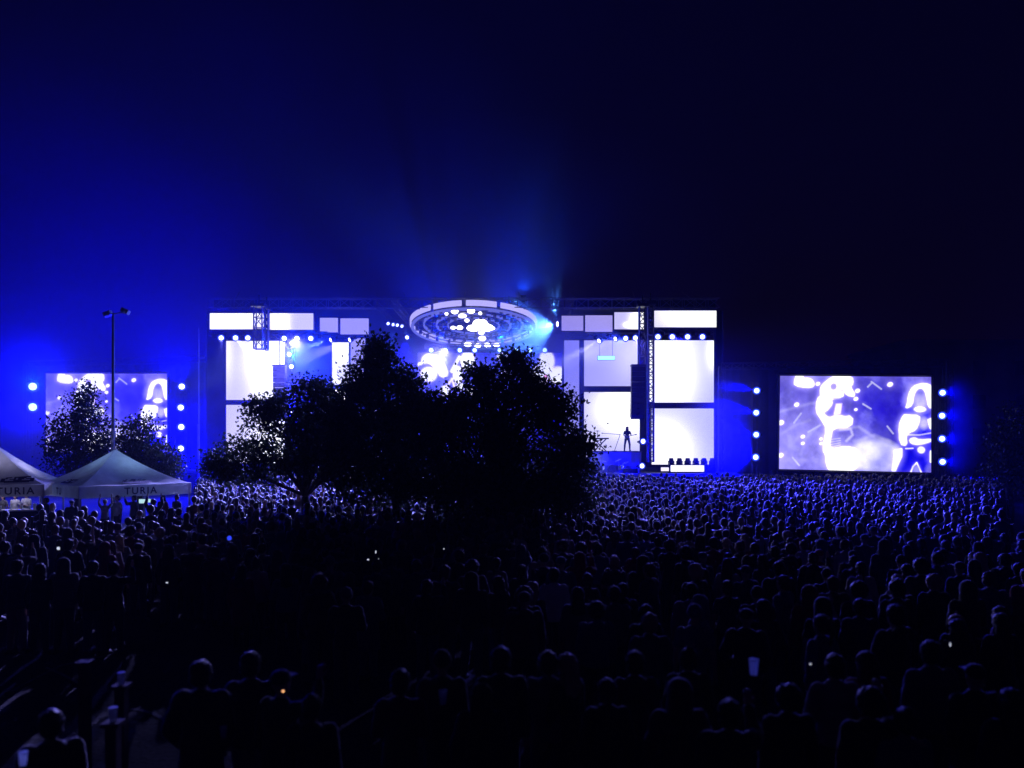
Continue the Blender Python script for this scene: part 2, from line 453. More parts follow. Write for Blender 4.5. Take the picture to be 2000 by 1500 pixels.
mb = MB(); mb.bbox((xl2, 17.2, deck_z), (xr2, 17.4, rz0)); mb.build('backdrop', M['black_cloth'], stage)
for (pa, pb) in ((402, 440), (1397, 1412)):
    mb = MB(); a = W(pa, 0, 61).x - stage.location.x; b = W(pb, 0, 61).x - stage.location.x
    # folds in the side curtain
    n = 30; pts = []
    for k in range(n + 1):
        x = a + (b - a) * k / n; pts.append((x, 2.2 + 0.08 * math.sin(k * 2.1)))
    vs = []
    for x, y in pts: vs += [(x, y, deck_z), (x, y, rz0)]
    mb.add(vs, [(2 * k, 2 * k + 2, 2 * k + 3, 2 * k + 1) for k in range(n)])
    for x, y in (pts[0], pts[-1]): mb.tube((x, y, 0), (x, y, rz0), 0.09, n=6)
    mb.build('side_curtain', M['scrim'], stage)
for px in (404, 700, 1110, 1406):
    x = (px - 1000) / F * 72 - stage.location.x
    mb = MB(); truss(mb, (x, 14, 0), (x, 14, rz0 + 0.3), 0.5, 0.8, 0.04); mb.build('roof_column', M['truss_dark'], stage)

# the header row of LED walls under the roof
LAV = (0.34, 0.31, 0.83)
BR = (0.78, 0.74, 1.0)
led_wall('header_screen', 409, 611, 524, 644, 60, label='long white header screen at the far left end under the stage roof', base=BR, group='header screens', hot=[(440, 615, 60, 25, 2.5), (415, 640, 30, 30, 1)])
led_wall('header_screen', 526, 611, 613, 645, 60.2, label='white header screen with a glare spot, just right of the left hanging truss', base=(0.68, 0.64, 1), group='header screens', hot=[(548, 638, 14, 22, 3.0), (545, 615, 20, 14, .8)])
led_wall('header_screen', 624, 620, 661, 650, 62, label='small squarish lavender header screen, left of the pair before the ring', base=(0.40, 0.37, 0.88), group='header screens', res=20)
led_wall('header_screen', 664, 621, 721, 654, 62.5, label='wider lavender header screen of the pair left of the ring', base=(0.37, 0.34, 0.84), group='header screens')
led_wall('header_screen', 1096, 616, 1140, 647, 62.5, label='plain lavender header screen touching the cyan beam right of the ring', base=(0.36, 0.31, 0.83), group='header screens')
led_wall('header_screen', 1142, 615, 1197, 649, 62, label='lavender header screen between two others, second right of the ring', base=(0.38, 0.33, 0.85), group='header screens')
led_wall('header_screen', 1199, 609, 1258, 644, 60.5, label='pale header screen with a glare patch beside the right hanging truss', base=(0.60, 0.56, 1), group='header screens', hot=[(1250, 630, 16, 22, 3.5), (1226, 634, 7, 4, 2.5)])
led_wall('header_screen', 1277, 606, 1400, 640, 60, label='long brilliant white header screen at the far right end under the stage roof', base=(0.74, 0.70, 1), group='header screens', hot=[(1370, 612, 60, 30, 2.5)])

# tall LED walls
led_wall('video_wall', 441, 665, 557, 782, 61, label='large white upper video wall on the stage left, partly behind a speaker column', base=(0.70, 0.66, 0.98), group='tall video walls', hot=[(555, 700, 55, 45, 3), (545, 740, 45, 90, 2.2), (445, 690, 12, 60, .5)])
led_wall('video_wall', 441, 790, 557, 905, 61, label='white lower video wall at left end, its right half behind leaves', base=(0.68, 0.64, 0.98), group='tall video walls', hot=[(560, 860, 60, 60, 2)])
led_wall('video_wall', 648, 668, 682, 752, 63, label='narrow bright white video wall above the flame shape left of the tree spire', base=(0.75, 0.74, 1), group='tall video walls', hot=[(655, 670, 30, 40, 2.5), (650, 745, 14, 20, 1)])
led_wall('video_wall', 684, 660, 714, 752, 65, label='dim lavender narrow video wall behind the tip of the tree', base=(0.40, 0.37, 0.88), group='tall video walls')
led_wall('video_wall', 1101, 664, 1132, 892, 65, label='tall narrow lavender video wall touching the tree on its right side', base=(0.30, 0.29, 0.88), group='tall video walls')
led_wall('video_wall', 1140, 664, 1250, 755, 64, label='pale lavender upper video wall with a cyan light bar in front', base=(0.44, 0.42, 0.93), group='tall video walls', hot=[(1235, 690, 40, 60, .35), (1150, 690, 30, 20, .2)])
led_wall('video_wall', 1140, 765, 1250, 893, 64, label='white lower video wall directly behind the performer on the riser', base=(0.58, 0.56, 0.98), group='tall video walls', hot=[(1225, 800, 55, 45, 2.2)])
led_wall('video_wall', 1268, 664, 1395, 787, 61, label='large glaring white upper video wall at the right end of the stage', base=(0.66, 0.66, 0.98), group='tall video walls', hot=[(1290, 740, 55, 70, 2.2), (1392, 690, 12, 30, 1.2), (1280, 680, 60, 40, 1), (1336, 722, 8, 2.5, .6)])
led_wall('video_wall', 1272, 797, 1395, 908, 61, label='large white lower video wall at the right end of the stage', base=(0.68, 0.68, 0.98), group='tall video walls', hot=[(1280, 880, 60, 50, 2.5)])
led_wall('floor_screen', 1309, 908, 1376, 922, 59.6, label='low brilliant white screen strip on the stage floor below the lower wall', cat='LED panel', base=(1.6, 1.5, 1.8), thick=0.15)
led_wall('floor_screen', 1290, 912, 1308, 921, 59.9, label='short white floor screen left of the long floor strip', cat='LED panel', base=(1.1, 1.0, 1.3), thick=0.15)
led_wall('floor_screen', 1377, 913, 1396, 921, 59.9, label='short white floor screen right of the long floor strip', cat='LED panel', base=(0.9, 0.85, 1.2), thick=0.15)
led_wall('flame_screen', 646, 758, 690, 808, 62, label='small screen with a burning white shape at the left tree edge', cat='LED panel', thick=0.2,
         img=(lambda p: (p.ell(16, 12, 13, 8, (3, 2.8, 3), .3, 0.3), p.ell(24, 26, 9, 17, (3, 2.8, 3), .3, -0.5), p.a)[-1])(Paint(44, 50, (0.03, 0.02, 0.25))))

# centre back screen with the hot live picture (mostly behind the tree)
p = Paint(142, 106, (0.06, 0.05, 0.75))
def cz(zx, zy): return ((740 + zx / 5 - 815) / 2.0, (560 + zy / 5 - 688) / 2.0)
p.a += (vnoise(106, 142, 8, 5) - 0.5)[..., None] * np.array((0.25, 0.22, 0.7))
HOTC = (3.2, 2.9, 3.2)
p.poly([cz(*q) for q in [(430, 700), (480, 660), (580, 680), (640, 760), (680, 860), (620, 890), (560, 800), (500, 740), (430, 745)]], HOTC, 0.8)
p.ell(*cz(490, 860), 7, 6.2, HOTC, .3); p.ell(*cz(870, 730), 6, 8.5, HOTC, .3); p.ell(*cz(775, 865), 4.2, 7.5, HOTC, .3)
p.line([cz(715, 830), cz(790, 690)], 2.2, HOTC); p.ell(*cz(650, 1020), 4, 4.5, HOTC, .3); p.ell(*cz(800, 980), 4, 3, HOTC, .3); p.ell(*cz(895, 1015), 4, 3.5, HOTC, .3)
p.line([cz(650, 1000), cz(720, 900), cz(740, 980)], 1.8, (1.5, 1.3, 2))
p.ell(*cz(1640, 730), 6.5, 9, HOTC, .3); p.ell(*cz(1750, 870), 8, 7, HOTC, .4); p.ell(*cz(1560, 880), 8, 9, HOTC, .4, .7); p.ell(*cz(1500, 990), 5, 5, HOTC, .4)
p.ell(*cz(1210, 690), 4.5, 3, HOTC, .4); p.ell(*cz(1310, 720), 4, 3, (1.5, 1.1, 1.8), .4); p.ell(*cz(1240, 860), 5, 4, (1.4, 1.2, 2), .5)
p.ell(*cz(1630, 880), 1.6, 2.2, (2.5, .1, .2), .5); p.ell(*cz(1640, 1020), 2, 2.5, (2.5, 1.6, 1.4), .4)
p.line([cz(380, 765), cz(420, 750)], 2, HOTC)
led_wall('back_screen', 815, 688, 1098, 900, 70, label='wide back video screen with white flaring figures seen above the tree', cat='LED panel', img=np.clip(glow(p.a, 3, .45), 0, 1.6), thick=0.25)

# dark scenic frame between the left walls
mb = MB()
t = empty('scenic_frame', W(602, 925, 62)); t.location.z = deck_z
tag(t, 'dark open scaffold frame between the left video walls, half hidden by leaves', 'scaffold')
a, b, zz = W(562, 0, 62).x - t.location.x, W(645, 0, 62).x - t.location.x, W(0, 740, 62).z - deck_z
truss(mb, (a, 0, zz), (b, 0, zz), 0.22, 0.4, 0.03)
mb.build('crossbar', M['truss_dark'], t)
for x in (a + .3, b - .3):
    mb = MB(); truss(mb, (x, 0, 0), (x, 0, zz - .15), 0.4, 0.45, 0.03); mb.build('upright', M['alu'], t)
mb = MB(); mb.bbox((a, 0.5, 0), (b, 0.6, W(0, 668, 62).z - deck_z)); mb.build('cloth', M['scrim'], t)

# hanging truss towers
def hung_truss(x0, x1, y0, y1, Y, lab, hw=0.45):
    t = empty('hanging_truss', W((x0 + x1) / 2, y1, Y)); tag(t, lab, 'truss', 'trusses hanging at the stage front')
    top = W((x0 + x1) / 2, y0, Y).z - t.location.z; w = (x1 - x0) / F * Y
    mb = MB(); truss(mb, (0, 0, 0), (0, 0, top), w * 0.9, w * 1.1, 0.05); mb.build('lattice', M['truss_dark'], t)
    mb = MB(); mb.box((0, 0, top + 0.12), (w * 1.5, 0.9, 0.22)); mb.tube((0, 0, top), (0, 0, top + 0.9), 0.05); mb.build('hoist', M['black_metal'], t)
    return t
hung_truss(497, 515, 600, 682, 58.5, 'black lattice truss hanging across the left header screens')
hung_truss(1248, 1262, 600, 712, 58.5, 'black lattice truss hanging across the right header screens')
hung_truss(1264, 1277, 596, 902, 60.3, 'tall lattice truss column running down to the stage floor beside the right walls')
hung_truss(518, 524, 604, 684, 59.2, 'thin lattice truss just behind the left hanging truss')
hung_truss(557, 573, 660, 905, 61.8, 'lattice truss column carrying lamps right of the left video walls')

# line arrays
def line_array(px0, px1, py0, py1, Y, lab, n=10):
    t = empty('line_array_speaker', W((px0 + px1) / 2, py0, Y)); tag(t, lab, 'loudspeaker', 'hanging loudspeaker columns')
    w = (px1 - px0) / F * Y; H = (py1 - py0) / F * Y; h = H / n
    for k in range(n):
        mb = MB(); tilt = Matrix.Rotation(0.012 * k * k * 0.5, 3, 'X')
        z = -h * (k + .5); y = 0.012 * k * k * 0.35
        mb.box((0, y, z), (w, 0.55, h * 0.94), tilt)
        for s in (-1, 1): mb.box((s * w * 0.25, y - 0.285, z), (w * 0.36, 0.02, h * 0.7), tilt)
        mb.build('cabinet', M['black_metal'], t)
    mb = MB(); mb.box((0, 0, 0.08), (w * 1.05, 0.7, 0.12)); mb.tube((0, 0, .1), (0, 0, 2.2), 0.03); mb.build('flying_frame', M['black_metal'], t)
line_array(1233, 1259, 716, 816, 58.6, 'long dark column of hanging loudspeakers in front of the right walls')
line_array(535, 558, 717, 817, 58.6, 'long dark column of hanging loudspeakers in front of the left walls')

# ------------------------------------------------------------------ stage lamps
def lamp_proto():
    t = empty('stage_lamp', (0, 0, -50))
    mb = MB(); mb.lathe((0, 0, 0), [(0.09, -0.36), (0.16, -0.34), (0.25, -0.10), (0.275, 0.0)], 16)
    for k in range(6):
        a = k * math.pi / 3; mb.box((0.2 * math.cos(a), 0.2 * math.sin(a), -0.12), (0.03, 0.03, 0.2))
    mb.build('housing', M['black_metal'], t)
    mb = MB(); mb.lathe((0, 0, 0.004), [(0.175, 0), (0.165, 0.02), (0.09, 0.05)], 18); l = mb.build('lens', M['lens'], t, smooth=True)
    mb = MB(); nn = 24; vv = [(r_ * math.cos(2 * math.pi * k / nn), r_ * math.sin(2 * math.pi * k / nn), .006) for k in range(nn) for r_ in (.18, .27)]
    mb.add(vv, [(2 * k, 2 * k + 1, (2 * k + 3) % (2 * nn), (2 * k + 2) % (2 * nn)) for k in range(nn)]); mb.build('added_halo', M['lens_halo_blue'], t)  # self-lit blue ring added around the lens to paint the lamp's halo
    mb = MB()
    for s in (-1, 1): mb.box((s * 0.30, 0, -0.28), (0.03, 0.09, 0.36))
    mb.box((0, 0, -0.46), (0.63, 0.12, 0.05)); mb.box((0, 0, -0.55), (0.3, 0.24, 0.14)); mb.build('yoke', M['black_metal'], t)
    return t
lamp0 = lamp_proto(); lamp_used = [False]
def face(target_dir):
    return Vector(target_dir).normalized().to_track_quat('Z', 'Y').to_euler()
def lamp(px, py, Y, label, size=1.0, direction=None, lens='lens', group='stage lamps'):
    loc = W(px, py, Y)
    d = Vector((-loc.x * 0.6, -Y, 0)) if direction is None else Vector(direction)
    rot = face(d)
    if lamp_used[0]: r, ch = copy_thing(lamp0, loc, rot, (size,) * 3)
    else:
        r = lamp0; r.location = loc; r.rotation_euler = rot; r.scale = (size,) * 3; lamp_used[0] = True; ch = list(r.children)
    for c in ch:
        if c.name.startswith('lens'):
            c.material_slots[0].link = 'OBJECT'; c.material_slots[0].material = M[lens]
    tag(r, label, 'stage light', group)
    return r, loc

LB = (0.0, 0.004, 1.0)
lamps = {}
for i, px in enumerate((432, 460, 484)):
    lamps['a%d' % i] = lamp(px, 660, 60.3, '%s of the three white lamps under the far left header screen' % ('leftmost', 'middle one', 'rightmost')[i])
for i, px in enumerate((555, 580, 607)):
    lamps['b%d' % i] = lamp(px, 661, 60.3, '%s of the three lamps under the header screen right of the left truss' % ('leftmost', 'middle one', 'rightmost')[i], direction=(0.25, -1, -0.1))
for i, (px, py) in enumerate(((570, 670), (565, 692), (569, 716), (569, 807))):
    lamps['c%d' % i] = lamp(px, py, 61.2, '%s lamp on the truss column right of the left video walls' % ('topmost', 'second', 'third', 'lowest, leaf-screened')[i], size=0.95, direction=(0.3, -1, -0.1))
for i, px in enumerate((1285, 1313, 1343, 1372)):
    lamps['d%d' % i] = lamp(px, 658, 60.3, '%s of the four lamps in a row under the far right header screen' % ('leftmost', 'second from left', 'third from left', 'rightmost')[i])
for i, (px, py) in enumerate(((1222, 661), (1241, 660))):
    lamps['e%d' % i] = lamp(px, py, 60.6, '%s of two forward-facing lamps left of the right hanging truss' % ('left', 'right')[i], size=.95, direction=(0.1, -1, -0.15))
for i, (px, py) in enumerate(((1170, 666), (1202, 662))):
    lamps['f%d' % i] = lamp(px, py, 61.0, 'lamp throwing a slanting white beam, %s of the two beaming lamps right of the tree' % ('left', 'right')[i], size=.9, direction=(-0.9, -0.5, -0.42), lens='lens_hot')
for i, (px, py) in enumerate(((646, 664), (683, 664))):
    lamps['g%d' % i] = lamp(px, py, 61.0, '%s lamp with slanting beam under the lavender header screens left of the tree' % ('left', 'right')[i], size=.9, direction=(-0.8, -0.5, -0.38), lens='lens_hot')
for i, (px, py) in enumerate(((1256, 862), (1254, 910))):
    lamps['h%d' % i] = lamp(px, py, 59.6, ('lamp at the side of the riser beside the performer', 'low lamp on the stage floor below the riser side')[i], size=.95, direction=(0.2, -1, 0.1))
for i, px in enumerate((842, 870, 898, 927, 976, 1007, 1035, 1064)):
    lamps['i%d' % i] = lamp(px, 684, 67, 'small cyan lamp, %s from left in the row beneath the ring' % ORD[i], size=1.0, direction=(0, -1, -0.2), lens='lens_cyan', group='lamps beneath the ring')
for i, (px, py) in enumerate(((758, 632), (768, 634), (776, 635), (785, 637))):
    lamps['j%d' % i] = lamp(px, py, 66, 'small slanted white lamp, %s of the four left of the ring' % ('leftmost', 'second', 'third', 'rightmost')[i], size=.7, direction=(0.7, -1, -0.7), group='small lamps left of the ring')
lamps['k0'] = lamp(795, 659, 65, 'single white lamp hanging below the left end of the ring', size=.85, direction=(-0.3, -1, -0.2))
lamps['k1'] = lamp(1089, 633, 63, 'cyan lamp shining sideways at the ring from the right header screens', size=1.1, direction=(-1, -0.35, -0.05), lens='lens_hot')
for i, (px, py) in enumerate(((355, 755), (353, 796), (354, 834), (353, 876))):
    lamps['l%d' % i] = lamp(px, py, 61, 'round white lamp, %s in the column right of the left side screen' % ('topmost', 'second', 'third', 'lowest')[i], size=1.2, group='lamp column by the left side screen')
for i, (px, py) in enumerate(((64, 755), (64, 795))):
    lamps['m%d' % i] = lamp(px, py, 64, '%s of the two big cyan-haloed lamps at the far left edge' % ('upper', 'lower')[i], size=1.7, lens='lens_cyan', group='lamps at the far left')
for i, (px, py) in enumerate(((1478, 763), (1477, 806), (1477, 849), (1476, 893))):
    lamps['n%d' % i] = lamp(px, py, 57.2, 'pale lamp, %s in the column left of the right side screen' % ('topmost', 'second', 'third', 'lowest')[i], size=1.05, direction=(-0.5, -1, 0.0), lens='lens_cyan', group='lamp column left of the right screen')
for i, (px, py) in enumerate(((1841, 767), (1840, 812), (1840, 857), (1841, 902))):
    lamps['o%d' % i] = lamp(px, py, 54.6, 'pale lamp, %s in the column right of the right side screen' % ('topmost', 'second', 'third', 'lowest')[i], size=1.05, lens='lens_cyan', group='lamp column right of the right screen')

for i, (px, lab) in enumerate(((1022, 'added upward lamp on the roof truss for the sky glow above the ring'),)):
    lamps['p%d' % i] = lamp(px, 577, 62.5, lab, size=.9, direction=(0, 0, 1), lens='lens_halo_blue', group='lamps added on the stage roof')  # made-up roof lamp, added to throw a broad glow into the sky
# lamp bars carrying the rows
def bar(x0, x1, py, Y, lab):
    t = empty('lamp_bar', W((x0 + x1) / 2, py, Y)); tag(t, lab, 'lighting truss', 'trusses that carry the lamp rows')
    h = (x1 - x0) / 2 / F * Y
    mb = MB(); truss(mb, (-h, 0, 0), (h, 0, 0), 0.35, 0.5, 0.03); mb.build('lattice', M['truss_dark'], t)
    mb = MB()
    for k in range(4): mb.box((-h + 2 * h * (k + .5) / 4, -.2, -0.2), (0.25, 0.3, 0.3))
    mb.build('clamp_box', M['black_metal'], t)
bar(410, 495, 652, 61.0, 'lighting truss below the far left header screen')
bar(527, 640, 653, 61.0, 'lighting truss below the second header screen from the left')
bar(1150, 1247, 655, 61.4, 'lighting truss below the lavender header screens right of the ring')
bar(1277, 1397, 648, 61.0, 'lighting truss below the far right header screen')
bar(830, 1075, 677, 67.4, 'lighting truss with cyan lamps beneath the ring')

# cyan light bar floating in front of the right wall
t = empty('light_bar', W(1184, 699, 62.5)); tag(t, 'short glowing cyan light bar in front of the pale right video wall', 'light bar')
mb = MB(); mb.box((0, 0, 0), (1.3, 0.12, 0.28)); mb.build('tube_light', emat('cyan_bar', (0.35, 0.95, 1.0), 1.6), t)
mb = MB(); mb.box((0, 0.1, 0), (1.36, 0.08, 0.34)); mb.tube((-.5, .1, .1), (-.5, .1, 1.8), .015, n=5); mb.tube((.5, .1, .1), (.5, .1, 1.8), .015, n=5); mb.build('housing', M['black_metal'], t)

# ------------------------------------------------------------------ the tilted ring
ring = empty('ring_light_rig', W(925, 638, 64)); tag(ring, 'huge tilted circular light rig of nested rings hanging over the stage centre', 'light rig')
ring.rotation_euler = (math.radians(-9.5), 0, 0)
def ring_band(R, h, th, m, name, gaps=(), n=96, z=0):
    mb = MB(); vs = []
    for k in range(n):
        a = 2 * math.pi * k / n
        for r, zz in ((R, z), (R, z + h), (R - th, z + h), (R - th, z)): vs.append((r * math.cos(a), r * math.sin(a), zz))
    fs = []
    for k in range(n):
        if k in gaps: continue
        j = (k + 1) % n
        for i in range(4): fs.append((4 * k + i, 4 * j + i, 4 * j + (i + 1) % 4, 4 * k + (i + 1) % 4))
    mb.add(vs, fs); return mb.build(name, m, ring)
ring_band(5.05, 0.42, 0.10, M['ring_led'], 'outer_ring', gaps=(62, 70, 78))
M['ring_inner'] = emat('ring_inner_led', (0.18, 0.20, 0.80), 0.75)
ring_band(4.95, 0.10, 0.22, M['ring_inner'], 'lower_rim', z=-0.22)
ring_band(4.0, 0.22, 0.12, M['ring_inner'], 'middle_ring', gaps=tuple(range(3, 96, 8)))
ring_band(3.0, 0.2, 0.12, M['ring_inner'], 'inner_ring', gaps=tuple(range(5, 96, 9)))
ring_band(2.1, 0.16, 0.10, M['ring_inner'], 'core_ring', gaps=tuple(range(2, 96, 7)))
mb = MB()
for k in range(24):
    a = 2 * math.pi * k / 24; c, s_ = math.cos(a), math.sin(a)
    mb.tube((2.0 * c, 2.0 * s_, 0.1), (5.0 * c, 5.0 * s_, 0.1), 0.05, n=5)
for R in (4.5, 3.5, 2.6):
    for k in range(48):
        a = 2 * math.pi * k / 48; b = 2 * math.pi * (k + 1) / 48
        mb.tube((R * math.cos(a), R * math.sin(a), .0), (R * math.cos(b), R * math.sin(b), .0), 0.05, n=4, cap=False)
        if k % 2 == 0: mb.box((R * math.cos(a), R * math.sin(a), -.1), (0.24, 0.24, 0.26))
mb.build('lattice', M['truss_dark'], ring)
mb = MB()
for k in range(4):
    a = math.pi / 4 + k * math.pi / 2; mb.tube((4 * math.cos(a), 4 * math.sin(a), 0), (4 * math.cos(a), 4 * math.sin(a), 1.5), .03, n=5)
mb.build('hanging_cable', M['black_metal'], ring)
# bright lamps on the ring (local coordinates from pixel positions on the ring plane)
bpy.context.view_layer.update()
inv = ring.matrix_world.inverted()
def on_ring(px, py, dz=-0.2):
    o = Vector((0, 0, CZ)); d = W(px, py, 64) - o
    lo = inv @ o; ld = (inv.to_3x3() @ d)
    t_ = (dz - lo.z) / ld.z
    return lo + ld * t_
for (px, py, rx, rz) in ((888, 608, .34, .22), (920, 607, .36, .22), (938, 612, .16, .14), (903, 617, .42, .12), (872, 613, .16, .12), (912, 626, .22, .16),
                         (885, 640, .25, .14), (898, 640, .32, .18), (938, 632, .75, .36), (950, 640, .7, .3), (925, 641, .7, .22), (960, 641, .35, .14),
                         (940, 650, .3, .16), (942, 661, .38, .22), (914, 673, .42, .18), (933, 675, .36, .2), (952, 674, .36, .2), (970, 674, .36, .14)):
    q = on_ring(px, py); k_ = 0.8
    mb = MB(); mb.ball((0, 0, 0), (rx * k_, rx * k_ * 1.2, rz * k_), 12, 8); mb.build('lamp', M['lens_hot'], ring, smooth=True, loc=q)

# ------------------------------------------------------------------ riser, instruments, performer
t = empty('stage_riser', (W(1204, 0, 60.5).x, 60.5, deck_z)); tag(t, 'white-fronted riser the performer stands on', 'riser')
rw = (1247 - 1150) / F * 60.5 / 2; rh = W(0, 881, 60.5).z - deck_z
mb = MB(); mb.bbox((-rw, 0, 0), (rw, 2.4, rh - .08)); mb.build('front', M['riser'], t)
mb = MB(); mb.bbox((-rw - .08, -.1, rh - .08), (rw + .08, 2.5, rh)); mb.build('platform', M['deck'], t)
mb = MB()
for k in range(5): mb.bbox((-rw + 2 * rw * k / 5 + .02, -.012, .03), (-rw + 2 * rw * (k + 1) / 5 - .03, -.002, rh - .12))
mb.build('facing_panel', M['riser'], t)
riser_z = deck_z + rh

t = empty('keyboard_stand', (W(1172, 0, 61.2).x, 61.2, riser_z)); tag(t, 'thin keyboard stand with a cymbal-like top, left of the performer', 'keyboard stand')
mb = MB()
for s in (-1, 1): mb.tube((-.45, s * .2, 0), (.45, s * .2, .9), .025); mb.tube((.45, s * .2, 0), (-.45, s * .2, .9), .025)
mb.build('leg', M['black_metal'], t)
mb = MB(); mb.box((0, 0, .95), (1.3, .36, .1)); mb.build('keyboard', M['black_metal'], t)
mb = MB(); mb.tube((-.2, 0, 1.0), (-.2, 0, 1.55), .02); mb.lathe((-.2, 0, 1.5), [(.25, 0), (.05, .06)], 12); mb.build('reading_light', M['black_metal'], t)
t = empty('microphone_stand', (W(1200, 0, 61).x, 61, riser_z)); tag(t, 'slanting microphone boom stand between keyboard and performer', 'microphone stand')
mb = MB(); mb.tube((0, 0, 0), (.45, 0, 1.3), .02); mb.tube((.45, 0, 1.25), (-.9, 0, 1.35), .018); mb.build('boom', M['black_metal'], t)
mb = MB(); mb.lathe((0, 0, 0), [(.2, 0), (.18, .03)], 12); mb.build('base', M['black_metal'], t)
t = empty('microphone', (W(1200, 0, 61).x - .9, 61, riser_z + 1.35)); tag(t, 'small microphone on the end of the boom', 'microphone')
mb = MB(); mb.ball((-.03, 0, 0), .045, 8, 6); mb.tube((0, 0, 0), (.16, 0, -.02), .02, .015); mb.build('microphone_body', M['black_metal'], t)

t = empty('drum_kit', (W(1195, 0, 59.6).x, 59.6, deck_z)); tag(t, 'blue-lit drum kit with raised cymbals below the riser front', 'drum kit')
M['drum'] = mat('drum_shell', (0.25, 0.27, 0.35), 0.35, 0.3)
for (x, z, r, h) in ((-.0, .32, .3, .5), (-.75, .38, .2, .35), (.7, .38, .2, .35), (-1.15, .3, .24, .4)):
    mb = MB(); Mx = Matrix.Rotation(math.radians(90), 3, 'X')
    vs = MB(); vs.lathe((0, 0, 0), [(r, -h / 2), (r, h / 2)], 18)
    mb.add([Mx @ Vector(v) + Vector((x, 0, z)) for v in vs.v] if x == 0 else [Vector(v) + Vector((x, 0, z)) for v in vs.v], vs.f); mb.build('drum', M['drum'], t)
for (x, z, a) in ((-.6, .85, .2), (.5, .95, -.45), (1.0, .75, -.25)):
    mb = MB(); mb.tube((x, .2, 0), (x, .2, z), .015); mb.build('cymbal_stand', M['alu'], t)
    mb = MB(); c = MB(); c.lathe((0, 0, 0), [(.27, 0), (.05, .03)], 16); R_ = Matrix.Rotation(a, 3, 'Y')
    mb.add([R_ @ Vector(v) + Vector((x, .2, z)) for v in c.v], c.f); mb.build('cymbal', M['alu'], t)
# small amplifiers and cases along the stage front, left of the drum kit
for i, px in enumerate((1164, 1226, 1238)):
    t = empty('floor_monitor', (W(px, 0, 59.3).x, 59.3, deck_z)); tag(t, ('wedge floor monitor at the stage edge beside the tree', 'wedge floor monitor right of the drum kit', 'wedge floor monitor next to the low stage lamp')[i], 'floor monitor', 'wedge monitors')
    mb = MB(); mb.prism([(-.3, 0, 0), (-.3, .45, 0), (-.3, .45, .2), (-.3, .1, .36)], (.6, 0, 0)); mb.build('cabinet', M['black_metal'], t)
    mb = MB(); mb.prism([(-.26, .13, .352), (-.26, .43, .215), (.26, .43, .215), (.26, .13, .352)], (0, .008, .02)); mb.build('grille', M['truss_dark'], t)

# small dark moving lights on the floor
def floor_light_proto():
    t = empty('floor_light', (0, 0, -60))
    mb = MB(); mb.box((0, 0, .07), (.34, .3, .14)); mb.build('base', M['black_metal'], t)
    mb = MB()
    for s in (-1, 1): mb.box((s * .16, 0, .26), (.04, .12, .24))
    mb.tube((-.17, 0, .155), (.17, 0, .155), .04, n=6)
    mb.build('yoke', M['black_metal'], t)
    mb = MB(); R_ = Matrix.Rotation(-.6, 3, 'X'); mb.box((0, 0, .34), (.24, .24, .32), R_); mb.ball((0, .03, .36), (.14, .14, .2), 10, 7, R_); mb.build('head', M['black_metal'], t)
    return t
fl0 = floor_light_proto(); fl_used = False
spots = [(x, 59.9, deck_z + 0.0, 'floor light, %s from left in the row before the lower right wall') for x in (1311, 1327, 1343, 1359, 1375, 1391)]
for i, (px, Y, z, lab) in enumerate(spots):
    loc = (W(px, 0, Y).x, Y, W(0, 913, Y).z); rot = (0, 0, random.uniform(-.5, .5))
    if fl_used: r, ch = copy_thing(fl0, loc, rot, (1.3,) * 3)
    else: r = fl0; r.location = loc; r.rotation_euler = rot; r.scale = (1.3,) * 3; fl_used = True
    tag(r, 'small dark ' + lab % ORD[i], 'moving light', 'small floor lights')
# the plinth they stand on
t = empty('light_plinth', (W(1351, 0, 60.1).x, 60.1, deck_z)); tag(t, 'low black plinth carrying the small floor lights before the right wall', 'plinth')
mb = MB(); mb.bbox((-1.75, -.28, 0), (1.75, .3, W(0, 913, 60).z - deck_z)); mb.build('plinth_body', M['black_cloth'], t)

